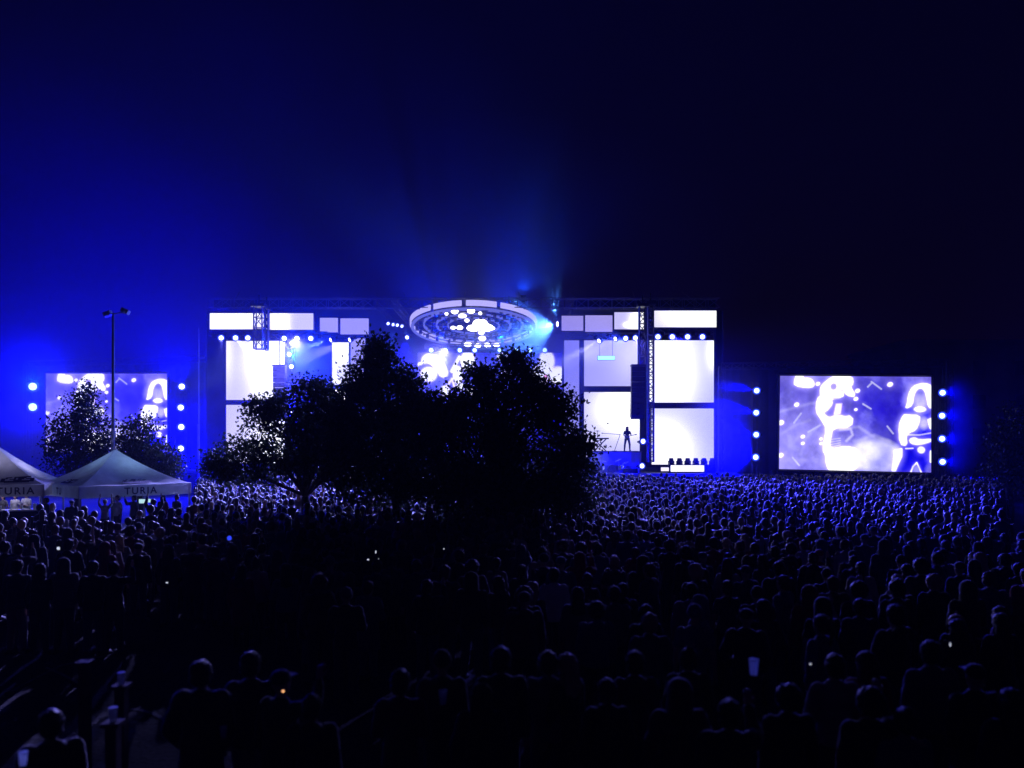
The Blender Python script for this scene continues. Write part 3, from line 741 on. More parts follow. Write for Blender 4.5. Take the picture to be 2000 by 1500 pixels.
# ================================================================== SIDE SCREENS
def live_picture(W_=300, H_=190):
    """the camera picture on both side screens; drawn in zoomed coordinates of the photo"""
    def c(zx, zy): return ((zx - 100) / 1510 * W_, (zy - 105) / 965 * H_)
    def cs(l): return [c(*q) for q in l]
    sx, sy = W_ / 1510, H_ / 965
    p = Paint(W_, H_, (0.065, 0.045, 0.62))
    n1 = vnoise(H_, W_, 5, 3, 5); n2 = vnoise(H_, W_, 14, 9, 4)
    u = p.X / W_; v = p.Y / H_
    pale = np.clip(1.15 - 1.7 * np.hypot(u - .1, (v - .75) * .8), 0, 1) * (0.5 + n1) + 0.35 * np.clip(1 - 5 * v, 0, 1)
    p.a += pale[..., None] * np.array((0.24, 0.22, 0.28)) + ((n2 - .5) * .10)[..., None]
    p.ell(*c(1100, 420), 50, 45, (0.015, 0.008, 0.72), .9, k=.7)
    # swirling smoke streaks
    for (q, w_, k) in ((((120, 480), (300, 430), (420, 395), (490, 390)), 5, .35), (((140, 700), (260, 620), (420, 560)), 4, .35), (((330, 900), (380, 740), (520, 600)), 5, .4),
                       (((220, 740), (230, 820), (300, 850)), 9, .4), (((700, 650), (900, 620), (1050, 720)), 5, .45), (((120, 960), (250, 800), (330, 700)), 3, .3),
                       (((480, 640), (400, 700), (350, 790)), 3, .4), (((860, 760), (1050, 700), (1200, 760)), 6, .4)):
        p.line(cs(q), w_, (0.55, 0.52, 0.98), 2.5, k)
    Wt = (3.0, 2.9, 3.1)
    hz = (0.75, 0.72, 1.05)
    p.poly(cs([(860, 820), (900, 770), (1000, 745), (1150, 745), (1250, 790), (1310, 850), (1250, 1040), (880, 1060), (850, 900)]), hz, 3)
    p.ell(*c(1130, 960), 22, 20, (0.28, 0.27, 0.9), .6, k=.8); p.ell(*c(1000, 860), 20, 13, (1.0, .98, 1.2), .6, k=.7)
    # left singer: glowing hair and body outline
    p.poly(cs([(570, 180), (700, 100), (830, 125), (840, 200), (805, 215), (870, 320), (780, 310), (740, 235), (640, 280), (740, 265), (745, 330), (620, 345), (640, 400), (590, 470), (540, 490), (600, 530),
               (700, 510), (840, 515), (825, 620), (640, 630), (625, 720), (605, 810), (630, 850), (780, 815), (880, 840), (870, 1075), (640, 1075), (590, 1010), (585, 900), (550, 850), (590, 640), (540, 560),
               (480, 470), (495, 340), (530, 330), (520, 240)]), Wt, 1.2)
    p.ell(*c(650, 225), 8, 9, (0.14, 0.11, 0.75), .35, 0.6)
    p.poly(cs([(640, 400), (700, 370), (740, 330), (830, 330), (830, 400), (800, 500), (700, 510), (600, 500), (560, 490)]), (0.16, 0.13, 0.80), 1.5)
    p.poly(cs([(680, 400), (730, 395), (715, 490), (660, 500)]), (1.8, 1.6, 2), 1.2); p.ell(*c(615, 505), 7, 5, (.12, .1, .7), .4); p.ell(*c(770, 490), 7, 7, (.10, .08, .75), .5)
    p.line(cs([(600, 345), (740, 335)]), 1.6, (.1, .08, .5)); p.line(cs([(540, 487), (600, 470)]), 1.6, (.1, .08, .5))
    for k in range(4): p.line(cs([(620, 750 + 25 * k), (720, 735 + 22 * k)]), 1.6, (0.7, 0.65, 1.0), .8, .8)
    p.line(cs([(720, 650), (820, 640), (840, 700), (780, 760)]), 4, (0.7, 0.65, 1.0), 2, .8)
    # the little glowing heart-shaped blot
    p.poly(cs([(265, 170), (290, 100), (330, 100), (350, 155), (400, 145), (450, 175), (455, 225), (390, 235), (265, 215)]), Wt, 1.2)
    # bits of confetti and bokeh
    for (x, y, r) in ((495, 200, 4), (285, 408, 4.5), (130, 590, 5.5), (130, 915, 5), (350, 725, 4), (350, 792, 3.5), (1200, 200, 5), (885, 265, 4.5), (870, 345, 4), (870, 450, 3), (530, 745, 3), (530, 790, 3)):
        p.ell(*c(x, y), r, r * .75, (2.2, 2.0, 2.3), .35, -.4)
    for q in (((1020, 175), (1115, 245)), ((330, 495), (260, 590)), ((250, 935), (315, 1010)), ((1175, 610), (1230, 680)), ((940, 395), (1015, 440)), ((985, 225), (1020, 190)), ((400, 680), (520, 610))):
        p.line(cs(q), 3.2, (0.62, 0.60, 1.0), .8, .85)
    # right performer
    p.poly(cs([(1350, 400), (1370, 390), (1380, 430), (1610, 440), (1610, 1050), (1300, 1050), (1230, 1040), (1310, 850), (1340, 500)]), (0.003, 0.002, 0.85), 2)
    p.poly(cs([(1370, 390), (1380, 300), (1420, 220), (1500, 190), (1570, 195), (1610, 240), (1612, 420), (1570, 420), (1555, 330), (1540, 270), (1490, 245), (1440, 260), (1420, 310), (1410, 400), (1350, 430)]), Wt, 1.2)
    p.ell(*c(1490, 270), 9, 9, (0.01, 0.008, 0.5), .4); p.ell(*c(1490, 370), 10, 14, (0.42, 0.38, 0.95), .4); p.ell(*c(1485, 440), 9, 4, (2.2, 2.1, 2.4), .5)
    p.poly(cs([(1360, 500), (1480, 505), (1475, 560), (1440, 640), (1380, 660), (1345, 700), (1360, 790), (1300, 780), (1290, 600), (1330, 500)]), Wt, 1.3)
    p.ell(*c(1525, 575), 7, 10, (0.5, 0.45, 1.0), .5); p.poly(cs([(1560, 540), (1608, 520), (1608, 640), (1580, 620)]), (2.4, 2.3, 2.6), 1)
    p.line(cs([(1370, 690), (1480, 690), (1605, 665)]), 2.5, (0.6, 0.55, 1)); p.poly(cs([(1385, 735), (1430, 715), (1480, 740), (1600, 725), (1595, 750), (1480, 785), (1400, 775)]), (2, 1.9, 2.3), 1)
    p.ell(*c(1497, 835), 6, 5.5, (1.8, 1.7, 2.2), .4); p.line(cs([(1592, 850), (1590, 945)]), 5, (1.6, 1.5, 2.2)); p.line(cs([(1350, 825), (1420, 820)]), 2, (1.2, 1.1, 1.6))
    p.poly(cs([(1250, 850), (1310, 830), (1310, 900), (1250, 1040), (1225, 1040), (1245, 930)]), Wt, 1.2)
    p.line(cs([(1390, 1080), (1420, 1000), (1455, 960), (1500, 1060)]), 2.5, (1.8, 1.7, 2.2)); p.ell(*c(1450, 1030), 7, 10, (.3, .28, .9), .5)
    # slightly paler strip at the top right corner of the picture
    p.poly(cs([(1400, 105), (1610, 105), (1610, 180), (1400, 150)]), (0.16, 0.12, 0.75), 6, .6)
    tex = vnoise(H_, W_, 22, 21, 4)[..., None]; tx2 = vnoise(H_, W_, 7, 33, 5)[..., None]
    p.a = glow(p.a, 7, 1.0); p.a = glow(p.a, 2, .8)
    p.a *= (.72 + .56 * tex) * (.75 + .5 * tx2)
    p.a += (np.clip(tx2 - .52, 0, 1) * 1.3) * np.array((.5, .48, .8))
    return np.clip(p.a, 0, 1.5)
pic = live_picture()
def side_screen(tl, tr, br, bl, Ya, Yb, label, img):
    P = [W(*tl, Ya), W(*tr, Yb), W(*br, Yb), W(*bl, Ya)]
    c = (P[0] + P[1] + P[2] + P[3]) / 4; c.z = P[3].z
    t = empty('side_screen', c); tag(t, label, 'video screen', 'giant side video screens')
    L = [q - c for q in P]
    picture_mesh('display', [q + Vector((0, -.01, 0)) for q in L], img, M['screen'], t)
    mb = MB(); mb.prism([L[3], L[2], L[1], L[0]], (0, .35, 0)); mb.build('casing', M['black_metal'], t)
    mb = MB()
    for a, b in ((L[0], L[1]), (L[1], L[2]), (L[2], L[3]), (L[3], L[0])): mb.tube(a, b, .12, n=4)
    mb.build('frame', M['black_metal'], t)
    mb = MB()
    for q in (L[3], (L[3] + L[2]) / 2, L[2]): truss(mb, q + Vector((0, .6, 0)), Vector((q.x, q.y + .6, -c.z)), .4, .7, .03)
    mb.build('support', M['truss_dark'], t)
    return t
side_screen((1521, 731), (1822, 733), (1822, 926), (1519, 919), 57.0, 55.0, 'giant video screen at right showing two long-haired performers', pic)
side_screen((88, 727), (329, 727), (329, 888), (88, 886), 65, 62, 'giant video screen at left, mostly hidden by tree tops and tents', pic)

# wing structures: dark frames with scrim around both side screens
def wing(name_lab, corners, deckpts, edge=True, hi_z=None):
    """corners: list of (px, Y) left to right, top pixel row"""
    (pa, Ya), (pb, Yb), ytop = corners
    A = W(pa, 0, Ya); B = W(pb, 0, Yb); A.z = B.z = 0
    t = empty('stage_wing', (A + B) / 2); tag(t, name_lab, 'stage wing', 'wings of the stage')
    a = A - t.location; b = B - t.location
    zt = W(0, ytop, (Ya + Yb) / 2).z
    (ya, yb) = deckpts
    za = W(0, ya, Ya).z; zb = W(0, yb, Yb).z
    mb = MB(); back = Vector((0, 4.0, 0))
    mb.add([a + Vector((0, 0, za - .2)), b + Vector((0, 0, zb - .2)), b + back + Vector((0, 0, zb - .2)), a + back + Vector((0, 0, za - .2)), a + Vector((0, 0, za)), b + Vector((0, 0, zb)), b + back + Vector((0, 0, zb)), a + back + Vector((0, 0, za))],
           [(0, 1, 2, 3), (4, 7, 6, 5), (0, 4, 5, 1), (1, 5, 6, 2), (2, 6, 7, 3), (3, 7, 4, 0)])
    mb.build('deck', M['deck'], t)
    mb = MB(); e = Vector((0, -.05, 0))
    mb.add([a + e + Vector((0, 0, za - .16)), b + e + Vector((0, 0, zb - .16)), b + e + Vector((0, 0, zb + .02)), a + e + Vector((0, 0, za + .02))] + [a + e * .2 + Vector((0, 0, za - .16)), b + e * .2 + Vector((0, 0, zb - .16)), b + e * .2 + Vector((0, 0, zb + .02)), a + e * .2 + Vector((0, 0, za + .02))],
           [(0, 1, 2, 3), (7, 6, 5, 4), (0, 4, 5, 1), (2, 6, 7, 3)]); mb.build('deck_edge', M['deck_edge'], t)
    mb = MB(); s = Vector((0, .15, 0)); mb.prism([a + s, b + s, b + s + Vector((0, 0, zb - .2)), a + s + Vector((0, 0, za - .2))], (0, .1, 0)); mb.build('skirt', M['black_cloth'], t)
    # back scrim with shallow folds
    mb = MB(); n = 60; vs = []; d = (b - a)
    for k in range(n + 1):
        q = a + d * (k / n) + Vector((0, 3.2 + .07 * math.sin(k * 1.9), 0)); vs += [q + Vector((0, 0, za + (zb - za) * k / n)), q + Vector((0, 0, zt))]
    mb.add(vs, [(2 * k, 2 * k + 2, 2 * k + 3, 2 * k + 1) for k in range(n)]); mb.build('back_cloth', M['scrim'], t)
    mb = MB(); truss(mb, a + Vector((0, 2.4, zt)), b + Vector((0, 2.4, zt)), .5, .8, .035); mb.build('top_truss', M['truss_dark'], t)
    for q, z0 in ((a, za), (b, zb)):
        mb = MB(); truss(mb, q + Vector((0, 2.4, 0)), q + Vector((0, 2.4, zt)), .5, .8, .035); mb.build('column', M['truss_dark'], t)
    return t
wing('black framed stage wing holding the giant screen at right', [(1425, 58.6), (1888, 56), 706], (926.5, 938))
wing('black stage wing behind the tents holding the left giant screen', [(20, 67), (394, 62.5), 700], (912, 920))

# lamp masts of the side columns
def mast(px, py0, Y, lab, nboxes=4):
    t = empty('lamp_mast', (W(px, 0, Y).x, Y, deck_z - .3)); tag(t, lab, 'lamp mast', 'masts that carry lamp columns')
    zt = W(0, py0, Y).z - t.location.z
    mb = MB(); truss(mb, (0, .35, 0), (0, .35, zt), .35, .6, .03); mb.build('lattice', M['truss_dark'], t)
    mb = MB(); mb.box((0, .35, .04), (.9, .9, .08)); mb.build('base_plate', M['black_metal'], t)
mast(354, 738, 61.6, 'slim mast carrying four round lamps right of the left giant screen')
mast(64, 738, 64.8, 'slim mast carrying the two lamps at the far left edge')
mast(1477, 745, 57.9, 'slim mast carrying four lamps left of the right giant screen')
mast(1840, 750, 55.3, 'slim mast carrying four lamps right of the right giant screen')

# row of small floor lights in front of the right giant screen
k = 0
for px in (1526, 1543, 1560, 1577, 1595, 1611, 1680, 1697, 1714, 1731, 1748, 1765, 1782, 1799):
    f = (px - 1425) / (1888 - 1425); Y = 58.6 + (56 - 58.6) * f - .2
    z = W(0, 926.5 + 11.5 * f, Y).z + .02
    r, ch = copy_thing(fl0, (W(px, 0, Y).x, Y + .5, z), (0, 0, random.uniform(-.6, .6)), (1.35,) * 3)
    tag(r, 'small dark floor light, %s from left along the foot of the right giant screen' % ORD[k], 'moving light', 'small floor lights'); k += 1

# slim banner pole left of the main stage and its pale cloth
t = empty('scaffold_pole', (W(388, 0, 60).x, 60, 0)); tag(t, 'pale upright scaffold pole with a brace at the left end of the main stage', 'scaffold pole')
mb = MB(); mb.tube((0, 0, 0), (0, 0, W(0, 640, 60).z), .05, n=8); mb.build('upright', M['pole'], t)
mb = MB(); mb.box((0, -.1, (W(0, 828, 60).z + W(0, 897, 60).z) / 2), (.16, .06, (897 - 828) / F * 60)); mb.build('light_strip', M['riser'], t)
mb = MB(); mb.tube((-.1, 0, W(0, 898, 60).z), (-.02, 0, W(0, 880, 60).z), .03); mb.box((.25, 0, W(0, 698, 60).z), (.35, .1, .12)); mb.build('bracket', M['pole'], t)

# red figures display glimpsed through the leaves
t = empty('countdown_display', W(960, 793, 60)); tag(t, 'small display with red glowing figures seen through the dark leaves', 'display')
mb = MB(); mb.box((0, .06, 0), (.75, .1, .55)); mb.build('casing', M['black_metal'], t)
cu = D.curves.new('digits', 'FONT'); cu.body = '60'; cu.size = .5; cu.align_x = 'CENTER'; cu.align_y = 'CENTER'; cu.extrude = .005
def text_mesh(cu, name, m, parent, loc, rot):
    tmp = D.objects.new('tmp_text', cu); COL.objects.link(tmp); bpy.context.view_layer.update()
    me = D.meshes.new_from_object(tmp.evaluated_get(bpy.context.evaluated_depsgraph_get())); D.objects.remove(tmp)
    me.materials.clear(); me.materials.append(m); o = link(name, me, parent, loc); o.rotation_euler = rot; me.name = name
    return o
text_mesh(cu, 'digits', M['red_led'], t, (0, -.01, 0), (math.radians(90), 0, 0))

# ================================================================== LIGHT FIXTURE BEAMS (light sources at the lamps, lighting the smoke)
def dirpt(key, d, dist=10): r, loc = lamps[key]; return loc, loc + Vector(d) * dist
LBLUE = (0.0, 0.0, 1.0); CY = (0.10, 0.35, 1.0); WH = (0.75, 0.75, 1.0)
def beam(key, d, power, col, cone, blend=.7, off=.3):
    r, loc = lamps[key]; d = Vector(d).normalized()
    return spot(loc + d * off, loc + d * 10, power, col, cone, blend, .12, parent=r)
# far left pair: washes the smoke over the left wing
beam('m0', (0.12, -0.25, 1.0), 10500 * K_BLUE, LBLUE, 165, 1)
beam('m1', (0.2, -0.9, 0.15), 34000 * K_BLUE, LBLUE, 150, 1)
beam('l0', (-0.1, -0.3, 1.0), 14000 * K_BLUE, LBLUE, 140, 1)
beam('l1', (0.6, 0.5, -0.1), 22000 * K_BLUE, LBLUE, 160, 1)
beam('l2', (-0.2, -0.9, 0.05), 26000 * K_BLUE, LBLUE, 160, 1)
beam('l3', (0.6, -0.6, -0.2), 14000 * K_BLUE, LBLUE, 160, 1)
for i in range(4):
    beam('n%d' % i, (-1, -0.12, 0.18), 60000 * K_BLUE, LBLUE, 34, .6)
    beam('o%d' % i, (0.3, -0.5, 0.0), 2600 * K_BLUE, LBLUE, 140, 1)
beam('n3', (-.5, .1, .1), 16000, LBLUE, 170, 1)
beam('k1', (-1, -0.1, -0.25), 13000, CY, 120, 1)
beam('f0', (-0.85, -0.35, -0.5), 26000, WH, 17, .5)
beam('f1', (-0.85, -0.35, -0.45), 26000, WH, 17, .5)
beam('g0', (-0.9, -0.35, -0.32), 18000, (.4, .7, 1), 17, .5)
beam('g1', (-0.8, -0.35, -0.4), 12000, WH, 20, .5)
for i in (0, 1, 2, 3, 7):
    beam('i%d' % i, (0.25 - .1 * i, -0.25, -1), 5000, CY, 24, .6)
beam('j1', (-.05, -.1, -1), 5000, CY, 22, .6); beam('j3', (.6, -.1, -1), 5000, CY, 18, .6); beam('k0', (-.2, -.1, -1), 9000, LBLUE, 90, .8)
# sky glow above the centre: upward beams behind the ring, added roof lamp
beam('i5', (0.10, -0.03, 1.0), 9000, (0.05, 0.25, 1.0), 26, 1, off=.5)
beam('p0', (0.05, -0.1, 1.0), 1500, (0.01, 0.10, 1.0), 170, 1)
beam('i1', (-0.25, -0.12, 1.0), 24000, (0.0, 0.03, 1.0), 75, 1, off=.5)
beam('i4', (0.2, -0.12, 1.0), 20000, (0.0, 0.05, 1.0), 80, 1, off=.5)
beam('k1', (-0.15, -0.1, 1.0), 5000, (0.1, 0.4, 1.0), 40, 1)
beam('c1', (0.4, -.5, -0.1), 20000, (0, .05, 1), 170, 1)
beam('c3', (0.2, -1.0, 0.1), 12000, LBLUE, 170, 1)
beam('e0', (-0.6, -.4, -.3), 16000, (.05, .10, 1), 120, 1)
# flood lamps that graze the heads of the crowd
beam('d1', (0.12, -1.0, -0.5), 190000, (0.03, 0.03, 1.0), 50, 1)
beam('e1', (0.02, -1.0, -0.5), 60000, (0.20, 0.18, 1.0), 48, 1)
beam('b1', (0.20, -1.0, -0.42), 130000, (0.30, 0.28, 1.0), 46, 1)
beam('i1', (-0.05, -1.0, -0.32), 80000, (0.30, 0.30, 1.0), 46, 1)
def aim(key, tgt, power, col, cone):
    r, loc = lamps[key]; d = (Vector(tgt) - loc).normalized(); spot(loc + d * .35, tgt, power, col, cone, .9, .12, parent=r)
aim('a0', (-8.5, 25, 1.6), 24000, (.30, .30, 1.0), 9)
aim('a2', (-12, 29, 1.6), 18000, (.10, .10, 1.0), 12)
aim('d3', (1.0, 22, 1.6), 26000, (.22, .20, 1.0), 9)
aim('d2', (4.0, 28, 1.6), 40000, (.14, .13, 1.0), 13)
aim('a1', (-6.0, 38, 1.6), 150000, (.26, .26, 1.0), 18)
aim('b0', (-11.0, 40, 1.6), 90000, (.12, .12, 1.0), 22)
beam('h1', (-.6, -.6, .25), 7000, LBLUE, 160, 1)
beam('h0', (-1, -.75, -.35), 2600, (.5, .58, 1), 120, 1)
beam('m0', (0.2, -.3, .1), 2600, (0.0, 0.05, 1.0), 175, 1)

# ================================================================== TREES
def leaf_mesh(name, clumps, per, size, spread, parent, base, seed, tones=((0.018, 0.030, 0.012), (0.05, 0.075, 0.03))):
    """clumps: (n,3) centres; each becomes a spray of small pointed leaves"""
    r = np.random.default_rng(seed); n = len(clumps) * per
    c = np.repeat(np.asarray(clumps), per, 0) + r.normal(0, spread, (n, 3)) * np.array((1, 1, .8))
    a = r.normal(0, 1, (n, 3)); a[:, 2] -= .4; a /= np.linalg.norm(a, axis=1)[:, None]
    b = r.normal(0, 1, (n, 3)); b -= (b * a).sum(1)[:, None] * a; b /= np.linalg.norm(b, axis=1)[:, None]
    L = size * r.uniform(.6, 1.3, (n, 1)); Wd = L * r.uniform(.28, .42, (n, 1))
    P = np.stack([c - a * L * .5, c + b * Wd - a * L * .05, c + a * L * .6, c - b * Wd - a * L * .05], 1).reshape(-1, 3) - np.array(base)
    me = D.meshes.new(name); me.vertices.add(4 * n); me.vertices.foreach_set('co', P.reshape(-1).astype(np.float32))
    me.loops.add(4 * n); me.loops.foreach_set('vertex_index', np.arange(4 * n, dtype=np.int32))
    me.polygons.add(n); me.polygons.foreach_set('loop_start', np.arange(0, 4 * n, 4, dtype=np.int32)); me.update(calc_edges=True)
    t0, t1 = np.array(tones[0]), np.array(tones[1])
    k = np.repeat(r.random(len(clumps)), per)[:, None] * .6 + r.random((n, 1)) * .4
    colr = np.ones((4 * n, 4), np.float32); colr[:, :3] = np.repeat(t0 * (1 - k) + t1 * k, 4, 0)
    at = me.color_attributes.new('tone', 'FLOAT_COLOR', 'POINT'); at.data.foreach_set('color', colr.reshape(-1))
    me.materials.append(M['leaf']); return link(name, me, parent)

def tree(trunk_px, Y, blobs, label, seed, per=46, size=.13, spread=.2, dens=1.0, group='trees in the crowd', r0=.17, depth=.85):
    r = np.random.default_rng(seed); base = Vector((W(trunk_px, 0, Y).x, Y, 0))
    t = empty('tree', base); tag(t, label, 'tree', group)
    clumps = []; tips = []
    for (px, py, rx, rz) in blobs:
        c = W(px, py, Y); RX, RZ = rx / F * Y, rz / F * Y; RY = max(RX, RZ) * depth
        vol = RX * RY * RZ; n = int((26 * vol ** .8 + 14) * dens)
        q = r.normal(0, 1, (n, 3)); q /= np.linalg.norm(q, axis=1)[:, None]
        rad = r.random((n, 1)) ** .45 * (1 + .10 * r.normal(0, 1, (n, 1)))
        q = q * rad * np.array((RX, RY, RZ)) + np.array(c); q[:, 2] = np.maximum(q[:, 2], 1.35 + .2 * r.random(n))
        clumps.append(q)
        # ragged sprigs at the outline
        m = int(n * .22); e = r.normal(0, 1, (m, 3)); e /= np.linalg.norm(e, axis=1)[:, None]; e[:, 2] = np.abs(e[:, 2]) * .9 + e[:, 2] * .1
        e = e * np.array((RX, RY, RZ)) * r.uniform(1.0, 1.14, (m, 1)) + np.array(c); e[:, 2] = np.maximum(e[:, 2], 1.4); clumps.append(e)
        tips += [Vector(x) for x in q[r.integers(0, n, 4)] if x[2] > 3.2]
    cl = np.concatenate(clumps)
    leaf_mesh('crown', cl, per, size, spread, t, base, seed)
    mb = MB(); H = max(b[1] for b in [(0, W(0, by, Y).z) for (_, by, _, _) in blobs])
    pts = [Vector((0, 0, -.1)), Vector((.05, 0, .9)), Vector((-.04, .03, 1.9)), Vector((.05, -.05, H * .6)), Vector((0, 0, H * .9))]
    rr = [r0 * 1.3, r0, r0 * .85, r0 * .55, r0 * .2]
    for k in range(4): mb.tube(pts[k], pts[k + 1], rr[k], rr[k + 1], 10)
    mb.build('trunk', M['bark'], t, True)
    for q in tips:
        q = q - base; z0 = min(max(1.9, q.z * .5), H * .75); a = Vector((0, 0, z0)); mid = a.lerp(q, .5) + Vector((0, 0, -.1 + .25 * r.random()))
        mb = MB(); mb.tube(a, mid, r0 * .38, r0 * .22, 7); mb.tube(mid, q, r0 * .22, .012, 6); mb.build('limb', M['bark'], t, True)
    return t
tree(597, 31, [(560, 835, 78, 72), (492, 895, 58, 46), (620, 800, 52, 55), (630, 880, 70, 55), (560, 912, 110, 38), (437, 930, 38, 26), (600, 762, 34, 26), (520, 800, 30, 34), (655, 860, 45, 60), (660, 925, 50, 34), (425, 900, 30, 28)],
     'round leafy tree with a bare lower trunk, left of the big dark tree', 11, per=40, dens=1.0)
tree(775, 28, [(735, 712, 24, 40), (733, 745, 42, 60), (705, 755, 32, 38), (715, 820, 70, 75), (765, 880, 95, 75), (700, 905, 88, 55), (800, 800, 52, 58), (835, 845, 62, 70), (675, 850, 40, 50), (850, 940, 95, 50), (790, 752, 28, 28), (738, 690, 14, 26), (862, 812, 40, 36), (880, 860, 60, 60), (655, 800, 34, 40), (745, 960, 90, 34)],
     'tall dark tree with a pointed spire, left half of the great tree clump', 12, dens=1.02, spread=.24)
tree(962, 27, [(1004, 742, 34, 44), (955, 762, 34, 40), (1006, 708, 12, 20), (1042, 755, 24, 32), (1086, 792, 30, 34), (935, 740, 16, 28), (970, 830, 90, 70), (1060, 800, 58, 55), (1050, 885, 98, 80), (920, 915, 105, 80), (1095, 945, 66, 55), (1108, 860, 40, 48), (960, 965, 150, 40), (870, 815, 38, 42), (1125, 910, 32, 40), (1035, 965, 110, 45), (1090, 985, 70, 30), (930, 1000, 90, 24), (905, 790, 34, 36)],
     'broad black tree at the centre, its leaves hanging over the crowd', 13, dens=1.0, spread=.24)
tree(150, 44, [(165, 795, 30, 42), (150, 850, 48, 50), (200, 875, 34, 42), (120, 890, 40, 40), (185, 920, 50, 30)], 'ragged tree before the left giant screen, left of the light pole', 14, per=40, size=.15, spread=.26, dens=.9, group='trees behind the tents')
tree(272, 43, [(268, 850, 36, 40), (290, 895, 48, 40), (245, 885, 32, 38), (320, 915, 34, 28), (270, 925, 60, 26)], 'round dark tree right of the light pole behind the tent', 15, per=40, size=.15, spread=.26, dens=.9, group='trees behind the tents')
tree(1972, 40, [(1978, 840, 26, 48), (1965, 890, 34, 45), (1995, 880, 30, 50), (1975, 930, 45, 35)], 'barely visible slender tree at the right edge', 16, per=36, size=.16, spread=.28, dens=.7, group='trees behind the tents')

# ================================================================== TENTS
def tent(c, rot, half, eave, peak, label, seed, texts):
    t = empty('market_tent', (c[0], c[1], 0), rot); tag(t, label, 'tent', 'white pop-up tents')
    N = 22; h = half
    for side in range(4):
        mb = MB(); vs = []
        Rz = Matrix.Rotation(side * math.pi / 2, 3, 'Z')
        for j in range(N + 1):
            v = j / N; z = eave + (peak - eave) * (v ** 1.55 * .62 + v * .38)
            for i in range(N + 1):
                u = (i / N * 2 - 1); x = u * h * (1 - v); y = -h * (1 - v)
                sag = -.14 * (1 - u * u) * (1 - v) * v * 3
                w_ = .012 * math.sin(9 * u + seed) * (1 - v)
                vs.append(Rz @ Vector((x, y, z + sag + w_)))
        mb.add(vs, [(j * (N + 1) + i, j * (N + 1) + i + 1, (j + 1) * (N + 1) + i + 1, (j + 1) * (N + 1) + i) for j in range(N) for i in range(N)])
        mb.build('roof_panel', M['tent_fabric'], t, True)
        mb = MB(); vs = []
        for j in range(4):
            for i in range(31):
                u = i / 30 * 2 - 1; vs.append(Rz @ Vector((u * (h + .02), -(h + .02) - .02 * math.sin(u * 17 + side + seed) * j / 3, eave + .01 - .52 * j / 3)))
        mb.add(vs, [(j * 31 + i, j * 31 + i + 1, (j + 1) * 31 + i + 1, (j + 1) * 31 + i) for j in range(3) for i in range(30)])
        mb.build('valance', M['tent_fabric'], t, True)
        for (body, wdt) in texts.get(side, ()):
            cu = D.curves.new('lettering', 'FONT'); cu.body = body; cu.size = .42; cu.align_x = 'CENTER'; cu.align_y = 'CENTER'; cu.extrude = .004; cu.space_character = 1.25; cu.offset = .008
            p = Rz @ Vector((wdt, -(h + .07), eave - .28))
            text_mesh(cu, 'lettering', M['tent_print'], t, p, (math.radians(90), 0, side * math.pi / 2))
            # dark smudged emblem printed on the roof panel above
            mb = MB(); rr = random.Random(seed + side); nu, nv = 16, 7; vs = []
            for b in range(nv + 1):
                for a in range(nu + 1):
                    v = .07 + .19 * b / nv; z = eave + (peak - eave) * (v ** 1.55 * .62 + v * .38) + .03; u = wdt - .62 + 1.24 * a / nu
                    uu = u / (h * (1 - v)); sag = -.14 * (1 - uu * uu) * (1 - v) * v * 3
                    vs.append(Rz @ Vector((u, -h * (1 - v) - .03, z + sag)))
            fs = []
            for b in range(nv):
                for a in range(nu):
                    fx = abs(a - nu / 2 + .5) / (nu / 2); fy = b / nv
                    if (fx > .8 and (b in (0, nv - 1))) or (fy > .55 and rr.random() < .35) or (b == 3 and .2 < fx < .7): continue
                    fs.append((b * (nu + 1) + a, b * (nu + 1) + a + 1, (b + 1) * (nu + 1) + a + 1, (b + 1) * (nu + 1) + a))
            mb.add(vs, fs); mb.build('emblem', M['tent_print'], t)
    for sx in (-1, 1):
        for sy in (-1, 1):
            mb = MB(); mb.box((sx * (h - .04), sy * (h - .04), eave / 2), (.07, .07, eave)); mb.box((sx * (h - .04), sy * (h - .04), .01), (.16, .16, .02)); mb.build('leg', M['tent_frame'], t)
    mb = MB()
    for side in range(4):
        Rz = Matrix.Rotation(side * math.pi / 2, 3, 'Z')
        for k in range(4):
            x0 = -h + 2 * h * k / 4; x1 = x0 + h / 2
            mb.tube(Rz @ Vector((x0, -h + .06, eave - .05)), Rz @ Vector((x1, -h + .06, eave - .42)), .015, n=5); mb.tube(Rz @ Vector((x0, -h + .06, eave - .42)), Rz @ Vector((x1, -h + .06, eave - .05)), .015, n=5)
    mb.build('scissor_frame', M['tent_frame'], t)
    mb = MB(); mb.ball((0, 0, peak), .06, 8, 6); mb.tube((0, 0, eave - .2), (0, 0, peak), .02, n=6); mb.build('peak_pole', M['tent_frame'], t)
    return t
ca = math.radians(48)
P0 = Vector((W(155, 0, 33.5).x, 33.5, 0)); ex = Vector((math.cos(ca), math.sin(ca), 0)); ey = Vector((-math.sin(ca), math.cos(ca), 0))
cen = P0 + ex * 2.4 + ey * 2.4
tentR = tent((cen.x, cen.y), ca, 2.4, 2.14, 3.68, 'white pop-up tent with printed lettering, peak under the light pole', 1, {0: [('TURIA', .1)], 3: [('TU', 0.25)]})
P1 = Vector((W(86, 0, 34.0).x, 34.0, 0)); ca2 = math.radians(20); ex2 = Vector((math.cos(ca2), math.sin(ca2), 0)); ey2 = Vector((-math.sin(ca2), math.cos(ca2), 0))
cen2 = P1 - ex2 * 2.4 + ey2 * 2.4
tentL = tent((cen2.x, cen2.y), ca2, 2.4, 2.22, 3.98, 'white pop-up tent cut by the left edge of the view, over a drinks counter', 2, {0: [('TURIA', 1.35)]})
